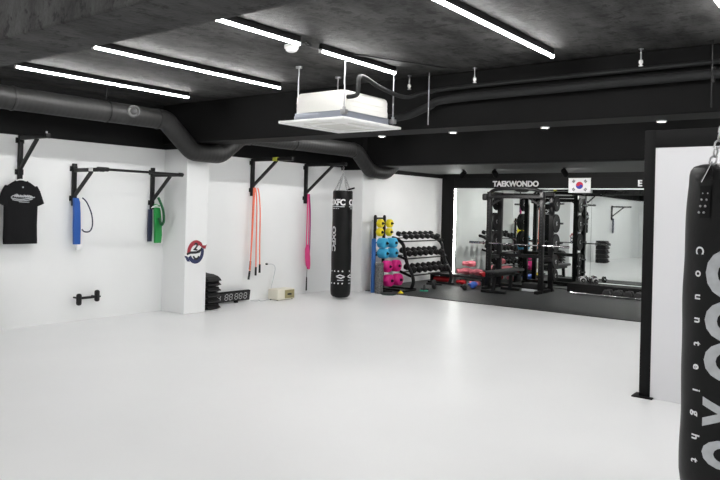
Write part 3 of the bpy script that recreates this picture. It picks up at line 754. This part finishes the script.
on_bag(HB, fit_bm(text_bm('OXFC', .16, -PI / 2, 0, .95, .007), .10, .44), BR, F1 - .88, 1.07, M['printg'], 'lettering')
dots = []
for row in (.515, .295):
    pass
def disc(cx, cy, r, n=10): return [(cx + r * math.cos(2 * PI * k / n), cy + r * math.sin(2 * PI * k / n)) for k in range(n)]
for row in (.50, .285):
    on_bag(HB, poly_bm([disc(x, 0, .014) for x in [-.17 + .072 * k for k in range(8) if k != 4]]), BR, F1 - .10, row, M['print'], 'dot_row')
def diamond(cx, s=1.):
    return [[(cx - .085, .006), (cx - .01, .040), (cx + .085, .006), (cx + .05, .004), (cx - .01, .022), (cx - .05, .004)],
            [(cx - .085, -.004), (cx - .05, -.002), (cx + .01, -.018), (cx + .05, -.002), (cx + .085, -.004), (cx + .01, -.038)]]
for da in (-.04, 1.10):
    on_bag(HB, poly_bm(diamond(0)), BR, F1 + da, .405, M['print'], 'diamond_mark')
    on_bag(HB, rect_bm(-.055, .055, -.007, .007), BR, F1 + da, .342, M['printg'], 'underline')

BB = thing('punching_bag', 'big black punching bag with giant silver letters at the right edge', 'punching bag', (4.222, .712, 0), 0, 'hanging punching bags')
R2 = .204
bag_body(R2, .10, 1.885, 56, .03, 4., .10).build('bag_body', M['leather'], BB)
F2 = PI + math.atan2(.728, 4.222); B2 = R2 * 1.02
for ch, yp in zip('Counteight', [1.427 - .1233 * i for i in range(10)]):
    on_bag(BB, text_bm(ch, .062, -PI / 2, 0, 1, .0016), B2, F2 - .61, yp, M['print'], 'small_letter', .0045)
for ch, zc, sz, wd in (('O', 1.312, .42, .262), ('O', 1.066, .40, .215), ('O', .856, .42, .205), ('X', .586, .38, .155), ('O', .375, .44, .155)):
    b_ = text_bm(ch, sz, 0, 0, 1, .022)
    xs = [v.co.x for v in b_.verts]; ys = [v.co.y for v in b_.verts]
    cx, cy = (max(xs) + min(xs)) / 2, (max(ys) + min(ys)) / 2
    for v in b_.verts:   # fit the letter to its box, then turn it to read downwards
        x, y = (v.co.x - cx) / (max(xs) - min(xs)) * wd, (v.co.y - cy) / (max(ys) - min(ys)) * .235
        v.co = V((y, -x, 0))
    on_bag(BB, b_, B2, F2 + .135, zc, M['printg'], 'big_letter', .0045)
# riveted hanging straps with D-rings and chain
mbc = MB()
for k, da in enumerate((-.42, 1.35, 2.95)):
    a = F2 + da - .09
    on_bag(BB, rect_bm(-.028, .028, -.10, .07), B2 * .96, a, 1.70, M['steel2'], 'strap', .006)
    mb = MB()
    for i in range(4):
        for dx in (-.014, .014):
            aa = a + (dx - .006 * i) / B2; rr = B2 * (.945 + .012 * i) + .004
            mb.ball((rr * math.cos(aa), rr * math.sin(aa), 1.73 - .034 * i), .0065, seg=8)
    mb.build('rivets', M['zinc'], BB)
    a = F2 + da
    out = V((math.cos(a), math.sin(a), 0)); tn = V((-math.sin(a), math.cos(a), 0)); p0 = out * R2 * .86 + V((0, 0, 1.86))
    MB().tube([p0 + out * .022 - tn * .045 - V((0, 0, .07)), p0 + V((0, 0, .035)), p0 + out * .022 + tn * .012 - V((0, 0, .06))], .006, 8).build('d_ring', M['chrome'], BB)
    chain_mb(mbc, p0 + V((0, 0, .025)), (0, 0, 2.19), .064, .0055)
mbc.build('chains', M['zinc'], BB)
mb = MB(); chain_mb(mb, (0, 0, 2.19), (0, 0, ZC - .01), .064, .0055); mb.build('top_chain', M['zinc'], BB)
MB().cyl((0, 0, ZC - .02), (0, 0, ZC - .001), .05, seg=16).build('ceiling_plate', M['steel'], BB)
GB = thing('punching_bag', 'grey punching bag near the back wall seen only in the mirror', 'punching bag', (-1.6, 7.3, 0), 0, 'hanging punching bags')
bag_body(.19, .1, 1.95, 28).build('bag_body', M['palegrey'], GB)
MB().cyl((0, 0, 1.94), (0, 0, ZC - .002), .012, seg=8).build('hanging_strap', M['steel'], GB)

# ------------------------------------------------------------------ white partition
pt = thing('partition_panel', 'white partition wall framed in black steel behind the big bag', 'partition', (6.45, 0, 0)); pt['kind'] = 'structure'
MB().box((0, YR + .01, 0), (.05, 1.675, 2.205), .002).build('white_panel', M['panel'], pt, smooth=False)
MB().box((-.005, 1.655, 0), (.07, 1.748, 2.36), .004).build('post', M['steel2'], pt)
MB().box((-.005, YR + .01, 2.205), (.055, 1.66, 2.36), .004).build('header', M['steel2'], pt)
MB().box((-.05, 1.625, 0), (.11, 1.80, .012), .002).build('foot_plate', M['steel2'], pt)

# ------------------------------------------------------------------ coloured plate rack
rk = thing('plate_rack', 'black rack holding yellow, blue and pink plates by the column', 'weight rack', (11.20, 7.92, .012))
for x in (-.16, .15):
    MB().bar((x, .12, 0), (x, .10, 1.46), .045, .05, .004).build('post', M['steel'], rk)
    MB().lathe([(0, .03), (.02, .028), (.026, .01), (.026, 0)], (x, .10, 1.455), seg=12).build('post_cap', M['rubber'], rk)
    MB().bar((x, .16, .02), (x, -.33, .02), .05, .04, .003).build('foot', M['steel'], rk)
for z in (.08, .70, 1.42): MB().bar((-.16, .11, z), (.15, .11, z), .035, .035).build('crossbar', M['steel'], rk)
PZ = [(1.335, .086, .10, 'yellow', -.02, .02), (1.165, .084, .10, 'yellow', -.02, .0), (.955, .100, .19, 'cyan', -.07, .07), (.755, .102, .19, 'cyan', -.08, .08), (.505, .118, .15, 'magenta', -.17, .10), (.235, .120, .16, 'magenta', -.21, .10)]
COLN = dict(yellow='yellow', cyan='sky blue', magenta='magenta pink')
rown = ('top row', 'second row', 'third row', 'fourth row', 'fifth row', 'bottom row')
protos = {}
for ri, (z, r, th, c, yo, xo) in enumerate(PZ):
    for si, x in enumerate((-.16, .15)):
        MB().tube([(x, .09, z - .012), (x + xo * .35, yo + th / 2 + .03, z - .012), (x + xo * .5, yo + th / 2 + .012, z - .012), (x + xo * .5, yo - th / 2 - .045, z - .012)], .014, 10).build('peg', M['steel'], rk)
        lab = '%s plate, %s of the coloured rack, %s' % (COLN[c], rown[ri], ('on the punching bag side', 'on the dumbbell side')[si])
        loc = (11.20 + x + xo * .5, 7.92 + yo, z)
        if (r, c) in protos: dup(protos[(r, c)], loc, lab); continue
        t = thing('weight_plate', lab, 'weight plate', loc, 0, 'coloured plates on the rack'); protos[(r, c)] = t
        oc = [(.024, -th / 2 - .004), (r * .5, -th / 2), (r * .86, -th / 2 + .006), (r * .98, -th / 2 + .025), (r, 0), (r * .98, th / 2 - .025), (r * .86, th / 2 - .006), (r * .5, th / 2), (.024, th / 2 + .004), (.024, -th / 2 - .004)]
        MB().lathe(oc, (0, 0, 0), (0, -1, 0), 20, wob=lambda a, h_: .05 * math.cos(6 * a)).build('disc', M[c], t)
        MB().lathe([(.0225, th / 2 - .03), (.0225, th / 2 + .012), (.03, th / 2 + .012), (.03, th / 2 - .004)], (0, 0, 0), (0, -1, 0), 16).build('hub', M['rubber'], t)
        if c != 'yellow':
            mb = MB()
            for k in range(3):
                a = .5 + 2 * PI * k / 3
                mb.box((-.022, -.002, -.006), (.022, .002, .006), .0015, rot=Matrix.Rotation(a, 3, 'Y'))
                for v in mb.bm.verts[-24:]: pass
            mb.bm.free()
o = thing('foam_roller', 'tall speckled grey foam roller standing in front of the blue one', 'foam roller', (10.865, 7.77, .0))
MB().lathe([(.03, .58), (.03, .54), (0, .54)], seg=20).lathe([(0, 0), (.075, 0), (.082, .008), (.082, .575), (.075, .583), (.03, .583)], seg=28).build('foam_body', M['foamgrey'], o)
o = thing('foam_roller', 'tall slim blue foam roller standing by the column', 'foam roller', (10.86, 7.91, .0))
MB().lathe([(0, 0), (.038, 0), (.042, .01), (.042, 1.03), (.038, 1.04), (0, 1.04)], seg=24).build('foam_body', M['foamblue'], o)
o = MB().lathe([(0, 0), (.016, 0), (.018, .01), (.016, 1.40), (0, 1.40)], seg=16).build('exercise_pole', M['palegrey'], loc=(10.93, 8.0, .0)); tag(o, 'pale grey pole leaning upright behind the blue foam roller', 'pole')
o = thing('balance_disc', 'dark green disc lying flat at the foot of the foam rollers', 'balance disc', (10.84, 7.52, 0.0))
MB().lathe([(0, .0), (.13, 0), (.16, .015), (.16, .03), (.10, .04), (0, .045)], seg=28).build('disc', M['dkteal'], o)
o = thing('small_cone', 'small yellow marker lying on the floor under the pink plates', 'marker', (11.14, 7.45, .012))
MB().lathe([(0, .045), (.012, .045), (.02, .035), (.045, .008), (.06, .004), (.06, 0), (0, 0)], seg=18).build('body', M['yellow'], o)

# ------------------------------------------------------------------ dumbbell rack
DR = thing('dumbbell_rack', 'black three-tier dumbbell rack against the white wall', 'dumbbell rack', (12.52, 7.85, .012))
tiers = [(.99, .10, 1.60), (.645, .0, 1.61), (.315, -.12, 1.62)]     # height, y of tray centre, length
for (z, y, L) in tiers:
    mb = MB()
    mb.bar((-L / 2, y - .10, z - .035), (L / 2, y - .10, z - .035), .05, .022)
    mb.bar((-L / 2, y + .10, z + .025), (L / 2, y + .10, z + .025), .05, .022)
    mb.build('tray', M['steel'], DR)
    for x in (-L / 2, L / 2 - .02): MB().bar((x + .01, y - .14, z - .045), (x + .01, y + .14, z + .04), .02, .05).build('tray_end', M['steel'], DR)
for x in (-.755, .755):
    MB().tube(smooth_path([(x, .24, 1.02), (x, .10, .98), (x, -.02, .88), (x, -.06, .70), (x, -.13, .50), (x, -.24, .32), (x, -.28, .16), (x, -.24, .03)], 5), .038, 10, flat=(.75, 1)).build('side_frame', M['steel'], DR)
    MB().bar((x, -.34, .022), (x, .30, .022), .055, .04, .004).build('foot', M['steel'], DR)
def dumbbell(label, loc, r=.062, L=.30, rz=0, group='black dumbbells on the three-tier rack', head='rubber', tilt=0):
    t = thing('dumbbell', label, 'dumbbell', loc, rz, group)
    for s_ in (-1, 1):
        MB().lathe([(0, -.045), (r * .8, -.045), (r, -.032), (r, .032), (r * .8, .045), (r * .45, .047), (.02, .044), (0, .044)], (0, s_ * (L / 2 - .045), 0), (0, s_, 0), 18).build('head', M[head], t)
    MB().cyl((0, -L / 2 + .08, 0), (0, L / 2 - .08, 0), .0155, seg=10).build('handle', M['zinc'], t)
    if tilt: t.rotation_euler = (tilt, 0, rz)
    return t
first = None
ordn = 'first second third fourth fifth sixth seventh eighth'.split()
for ti, (z, y, L) in enumerate(tiers):
    n = 7; r = (.050, .060, .064)[ti]
    pr_ = None
    for k in range(n):
        x = -L / 2 + .175 + k * (L - .35) / (n - 1)
        lab = 'black dumbbell, %s from the left on the %s tier' % (ordn[k], ('top', 'middle', 'bottom')[ti])
        loc = (12.52 + x, 7.85 + y, .012 + z + .036 + r)
        if pr_ is None: pr_ = dumbbell(lab, loc, r, .27, 0, tilt=.30)
        else: dup(pr_, loc, lab)

# ------------------------------------------------------------------ things on the mat at the corner
t = thing('push_up_handle', 'dark push-up handle with a teal grip on the mat by the dumbbell rack', 'push-up handle', (11.88, 7.38, .012), .5)
MB().tube(smooth_path([(-.16, 0, .012), (-.13, 0, .06), (-.07, 0, .09), (.07, 0, .09), (.13, 0, .06), (.16, 0, .012)], 4), .016, 8).build('frame', M['rubber2'], t)
MB().cyl((-.08, 0, .092), (.08, 0, .092), .02, seg=12).build('grip', M['rubber'], t)
MB().box((-.20, -.08, 0), (-.10, .08, .022), .006).build('base_pad', M['teal'], t)
MB().box((.10, -.08, 0), (.20, .08, .022), .006).build('base_pad', M['rubber'], t)
t = thing('ab_wheel', 'grey ab wheel lying on the mat beside the teal grip', 'ab wheel', (12.25, 7.38, .012), .3)
MB().lathe([(.03, -.03), (.085, -.03), (.095, -.018), (.095, .018), (.085, .03), (.03, .03), (.03, -.03)], (0, 0, .096), (0, 1, 0), 24).build('wheel', M['rubber2'], t)
MB().cyl((0, -.16, .096), (0, .16, .096), .016, seg=10).build('handle_bar', M['rubber'], t)
t = thing('short_bar', 'short black bar lying on the mat below the pink plates', 'bar', (11.47, 7.47, .012))
MB().cyl((-.20, 0, .017), (.21, 0, .017), .016, seg=12).build('shaft', M['steel'], t)
for x in (-.19, .20): MB().cyl((x - .012, 0, .019), (x + .012, 0, .019), .019, seg=14).build('end_ring', M['rubber2'], t)

bn = thing('low_bench', 'low black bench in the corner with red gear stored beneath', 'bench', (13.62, 7.45, .012))
MB().box((-.20, -.62, .165), (.20, .80, .205), .012).build('top', M['rubber'], bn)
for y in (-.55, .22, .74): MB().box((-.17, y - .02, 0), (.17, y + .02, .165), .003).build('leg', M['palegrey' if y == .22 else 'steel'], bn)
def glove(label, loc, rz, mname, k=1., tilt=0.):
    t = thing('boxing_glove', label, 'boxing glove', loc, rz, 'boxing gloves piled in the corner')
    t.rotation_euler = (0, tilt, rz)
    MB().loft([[(x, a * math.cos(q) * k, .075 * k + b * math.sin(q) * k) for q in [2 * PI * i / 18 for i in range(18)]] for x, a, b in ((-.16 * k, .004, .004), (-.155 * k, .045, .05), (-.10 * k, .068, .072), (-.02 * k, .072, .074), (.05 * k, .056, .058), (.09 * k, .048, .05))]).build('fist', M[mname], t)
    MB().tube([(-.09 * k, .055 * k, .09 * k), (-.05 * k, .085 * k, .085 * k), (0, .088 * k, .08 * k), (.03 * k, .06 * k, .075 * k)], .028 * k, 10, rad=[.02 * k, .03 * k, .028 * k, .02 * k]).build('thumb', M[mname], t)
    MB().loft([[(x, a * math.cos(q) * k, .075 * k + a * math.sin(q) * k) for q in [2 * PI * i / 18 for i in range(18)]] for x, a in ((.085 * k, .049), (.10 * k, .054), (.16 * k, .055), (.165 * k, .05))]).build('cuff', M['print' if k > 1.05 else mname], t)
    return t
glove('pink boxing glove lying on the low bench nearest the light strip', (13.66, 7.47, .217), 2.4, 'pinkl', 1.0)
glove('pink boxing glove on top of the pile in the corner', (13.64, 7.33, .40), 2.0, 'pinkl', .9)
glove('pale pink boxing glove nearest the power rack', (13.66, 7.17, .217), 1.4, 'pinkl', 1.0)
glove('red boxing glove on the low bench end beside the pale pink one', (13.52, 6.93, .217), .6, 'red', .8)
glove('blue boxing glove on the mat beside the power rack', (13.02, 6.885, .012), .3, 'bluel', 1.0)
glove('dark boxing glove on the mat at the foot of the power rack', (12.66, 6.90, .012), .5, 'rubber', .8)
glove('red boxing glove under the low bench beside the pale leg', (13.50, 7.44, .012), 1.4, 'red', .75)
glove('pink boxing glove under the low bench, right of the pale leg', (13.50, 7.10, .012), 1.9, 'pinkl', .75)
t = thing('gear_bag', 'long red gear bag stored under the low bench', 'bag', (13.56, 7.93, .012), 1.57)
MB().loft([[(x, a * math.cos(q), .07 + b * math.sin(q)) for q in [2 * PI * i / 20 for i in range(20)]] for x, a, b in ((-.22, .05, .03), (-.21, .085, .055), (0, .10, .068), (.21, .085, .055), (.22, .05, .03))]).build('bag_body', M['red'], t)
MB().tube([(-.12, -.085, .10), (-.06, -.105, .05), (.06, -.105, .05), (.12, -.085, .10)], .008, 6).build('strap', M['rubber'], t)

# ------------------------------------------------------------------ power rack
PX, PYC, PD, PW = 13.22, 6.085, .50, .575
RK = thing('power_rack', 'black steel power rack standing in front of the mirror', 'power rack', (PX, PYC, .012))
for x in (0, PD):
    for y in (-PW, PW):
        mb = MB().box((x - .045, y - .045, 0), (x + .045, y + .045, 2.02), .004)
        mb.build('upright', M['steel'], RK)
        if x == 0:
            mb = MB()
            for k in range(26): mb.cyl((x - .0455, y, .3 + k * .062), (x - .0445, y, .3 + k * .062), .012, seg=10)
            mb.build('pin_holes', M['rubber2'], RK)
for y in (-PW, PW):
    MB().box((-.22, y - .04, 0), (PD + .12, y + .04, .06), .004).build('base_rail', M['steel'], RK)
    MB().bar((-.04, y, 1.99), (PD + .04, y, 1.99), .075, .06).build('top_rail', M['steel'], RK)
    MB().bar((PD * .2, y, 1.96), (0, y, 1.72), .04, .04).build('gusset', M['steel'], RK)
    MB().box((0, y - .03, .62), (PD, y + .03, .70), .004).build('safety_bar', M['steel'], RK)
    MB().box((-.10, y - .035, .915), (-.035, y + .035, .94), .003).box((-.10, y - .035, .94), (-.088, y + .035, 1.0), .003).build('j_hook', M['steel2'], RK)
MB().tube(smooth_path([(0, -PW, 2.0), (-.02, -PW * .82, 2.055), (-.03, -.25, 2.085), (-.03, .25, 2.085), (-.02, PW * .82, 2.055), (0, PW, 2.0)], 5), .035, 12).build('arched_top', M['steel'], RK)
MB().bar((0, -PW, 1.93), (0, PW, 1.93), .07, .05).build('front_crossbar', M['steel'], RK)
MB().cyl((-.08, -PW - .05, 1.90), (-.08, PW + .13, 1.90), .017, seg=12).build('pull_up_bar', M['steel'], RK)
MB().box((-.12, PW + .03, 1.84), (.02, PW + .13, 1.98), .03).build('grip_block', M['rubber'], RK)
MB().bar((PD, -PW, 1.98), (PD, PW, 1.98), .07, .05).build('rear_crossbar', M['steel'], RK)
MB().bar((PD, -PW, .70), (PD, PW, .70), .07, .07).build('rear_crossbar', M['steel'], RK)
MB().bar((PD, -PW, .06), (PD, PW, .06), .07, .06).build('rear_crossbar', M['steel'], RK)
for y0, y1 in ((-PW, -PW * .45), (PW, PW * .45)):
    MB().bar((0, y0, 1.72), (0, y1, 1.92), .035, .035).build('gusset', M['steel'], RK)
pegz = (1.80, 1.40, 1.00, .62, .34)
for y, sg in ((-PW, -1), (PW, 1)):
    for z in pegz: MB().cyl((PD, y + sg * .04, z), (PD, y + sg * (.31 if sg > 0 else .25), z), .020, seg=12).cyl((PD, y + sg * .04, z), (PD, y + sg * .055, z), .035, seg=12).build('plate_peg', M['chrome'], RK)
def plate(label, loc, r, th=.04):
    t = thing('weight_plate', label, 'weight plate', loc, 0, 'black plates on the power rack')
    MB().lathe([(.0255, -th / 2), (.05, -th / 2), (.055, -th * .3), (r * .82, -th * .3), (r * .86, -th / 2), (r * .97, -th / 2), (r, -th * .3), (r, th * .3), (r * .97, th / 2), (r * .86, th / 2), (r * .82, th * .3), (.055, th * .3), (.05, th / 2), (.0255, th / 2), (.0255, -th / 2)], (0, 0, 0), (0, 1, 0), 30).build('disc', M['rubber'], t)
    MB().lathe([(.0255, -th / 2 - .001), (.044, -th / 2 - .001), (.044, th / 2 + .001), (.0255, th / 2 + .001), (.0255, -th / 2 - .001)], (0, 0, 0), (0, 1, 0), 20).build('hub_ring', M['zinc'], t)
    return t
prs = {}
for side, sg, sname in ((PW, 1, 'nearer the corner'), (-PW, -1, 'nearer the ledge')):
    for pi_, z in enumerate(pegz):
        r = (.16, .19, .19, .15, .13)[pi_]
        for k in range(1 if sg < 0 else (2 if pi_ in (1, 2) else 1)):
            loc = (PX + PD, PYC + side + sg * (.09 + .05 * k), .012 + z - .003)
            lab = '%s black plate, %s peg of the power rack, %s' % (('inner', 'outer')[k], ('top', 'second', 'third', 'fourth', 'lowest')[pi_], sname)
            if r in prs: dup(prs[r], loc, lab)
            else: prs[r] = plate(lab, loc, r)
def barbell(label, loc, L, rz, shaft='chrome', group=None):
    t = thing('barbell', label, 'barbell', loc, rz, group)
    MB().cyl((0, -L / 2 + .30, 0), (0, L / 2 - .30, 0), .014, seg=12).build('shaft', M[shaft], t)
    for s_ in (-1, 1):
        MB().cyl((0, s_ * (L / 2 - .32), 0), (0, s_ * L / 2, 0), .0245, seg=14).build('sleeve', M['chrome'], t)
        MB().cyl((0, s_ * (L / 2 - .335), 0), (0, s_ * (L / 2 - .315), 0), .036, seg=14).build('collar', M['chrome'], t)
    return t
barbell('chrome barbell resting on the hooks of the power rack', (PX - .068, 5.995, .012 + .9545), 2.16, 0)
barbell('chrome barbell lying on the mat in front of the ledge', (13.60, 3.95, .012 + .037), 2.2, .0)
bch = thing('flat_bench', 'flat black training bench standing inside the power rack', 'bench', (13.0, 6.2, .012))
MB().box((-.56, -.14, .385), (.70, .14, .44), .02).build('pad', M['rubber2'], bch)
MB().bar((-.60, 0, .35), (.45, 0, .35), .06, .06).build('spine', M['steel'], bch)
for x, w in ((-.42, .26), (.35, .2)):
    MB().bar((x, 0, .36), (x - .04, 0, .05), .06, .06).build('leg', M['steel'], bch)
    MB().bar((x - .04, -w, .03), (x - .04, w, .03), .06, .05, .005).build('foot', M['steel'], bch)
t = thing('low_platform', 'low black platform box with a pale front edge inside the power rack', 'platform', (13.42, 5.76, .012))
MB().box((-.10, -.20, 0), (.18, .20, .17), .01).build('body', M['rubber'], t)
MB().box((-.106, -.19, .01), (-.099, .19, .06), .002).build('front_strip', M['palegrey'], t)

# ------------------------------------------------------------------ on the ledge and mat right of the power rack
for i, (x, y) in enumerate(((14.2, 5.02), (14.2, 4.80))):
    t = thing('chrome_dumbbell', 'chrome ringed dumbbell on the ledge, ' + ('next to the power rack' if i == 0 else 'farther from the power rack'), 'dumbbell', (x, y, .195 + .068), .5 + .3 * i, 'dumbbells on the mirror ledge')
    for s_ in (-1, 1):
        MB().lathe([(.02, -.02), (.045, -.022), (.045, .022), (.02, .02), (.02, -.02)], (s_ * .10, 0, 0), (1, 0, 0), 20).build('plate', M['rubber'], t)
        MB().lathe([(.045, -.024), (.067, -.022), (.067, .022), (.045, .024), (.045, -.024)], (s_ * .10, 0, 0), (1, 0, 0), 20).build('rim', M['chrome'], t)
    MB().cyl((-.17, 0, 0), (.17, 0, 0), .013, seg=10).build('handle', M['chrome'], t)
hx = None
hexlab = ('hex dumbbell on the mat, leftmost of the row by the partition post', 'hex dumbbell on the mat, second of the row by the partition post', 'hex dumbbell on the mat, third of the row by the partition post', 'hex dumbbell on the mat half behind the partition post')
for i, y in enumerate((4.36, 4.16, 3.96, 3.76)):
    loc = (13.79, y, .012 + .071)
    if hx: dup(hx, loc, hexlab[i]); continue
    hx = thing('hex_dumbbell', hexlab[i], 'dumbbell', loc, 0, 'hex dumbbells on the mat')
    for s_ in (-1, 1):
        MB().lathe([(0, -.045), (.065, -.045), (.08, -.028), (.08, .028), (.065, .045), (0, .045)], (s_ * .085, 0, 0), (1, 0, 0), 6).build('head', M['rubber2'], hx, smooth=False)
    MB().cyl((-.05, 0, 0), (.05, 0, 0), .016, seg=10).build('handle', M['zinc'], hx)

# ------------------------------------------------------------------ camera, world, view
H, F, CX, CY, YAW, PIT, ROLL = 1.6, 697., 360., 208., .6507, .0018, .025
f = V((math.cos(YAW) * math.cos(PIT), math.sin(YAW) * math.cos(PIT), math.sin(PIT)))
r = f.cross(V((0, 0, 1))).normalized(); u = r.cross(f)
r2 = math.cos(ROLL) * r + math.sin(ROLL) * u; u2 = -math.sin(ROLL) * r + math.cos(ROLL) * u
cam = bpy.data.cameras.new('camera'); co = bpy.data.objects.new('camera', cam); COL.objects.link(co)
mw = Matrix((r2, u2, -f)).transposed().to_4x4(); mw.translation = (0, 0, H); co.matrix_world = mw
cam.sensor_width = 36; cam.lens = F / 720 * 36; cam.shift_x = (360 - CX) / 720; cam.shift_y = (CY - 240) / 720
cam.clip_start = .05; cam.clip_end = 100
scene.camera = co
w = bpy.data.worlds.new('dim_interior'); scene.world = w; w.use_nodes = True
w.node_tree.nodes['Background'].inputs['Color'].default_value = (.8, .85, .9, 1); w.node_tree.nodes['Background'].inputs['Strength'].default_value = .02
scene.view_settings.view_transform = 'Standard'; scene.view_settings.look = 'None'
scene.view_settings.exposure = 0.91; scene.view_settings.gamma = 1; scene.view_settings.use_curve_mapping = False
scene.cycles.use_denoising = True
scene.cycles.blur_glossy = 1.5; scene.cycles.max_bounces = 10; scene.cycles.diffuse_bounces = 6; scene.cycles.glossy_bounces = 4
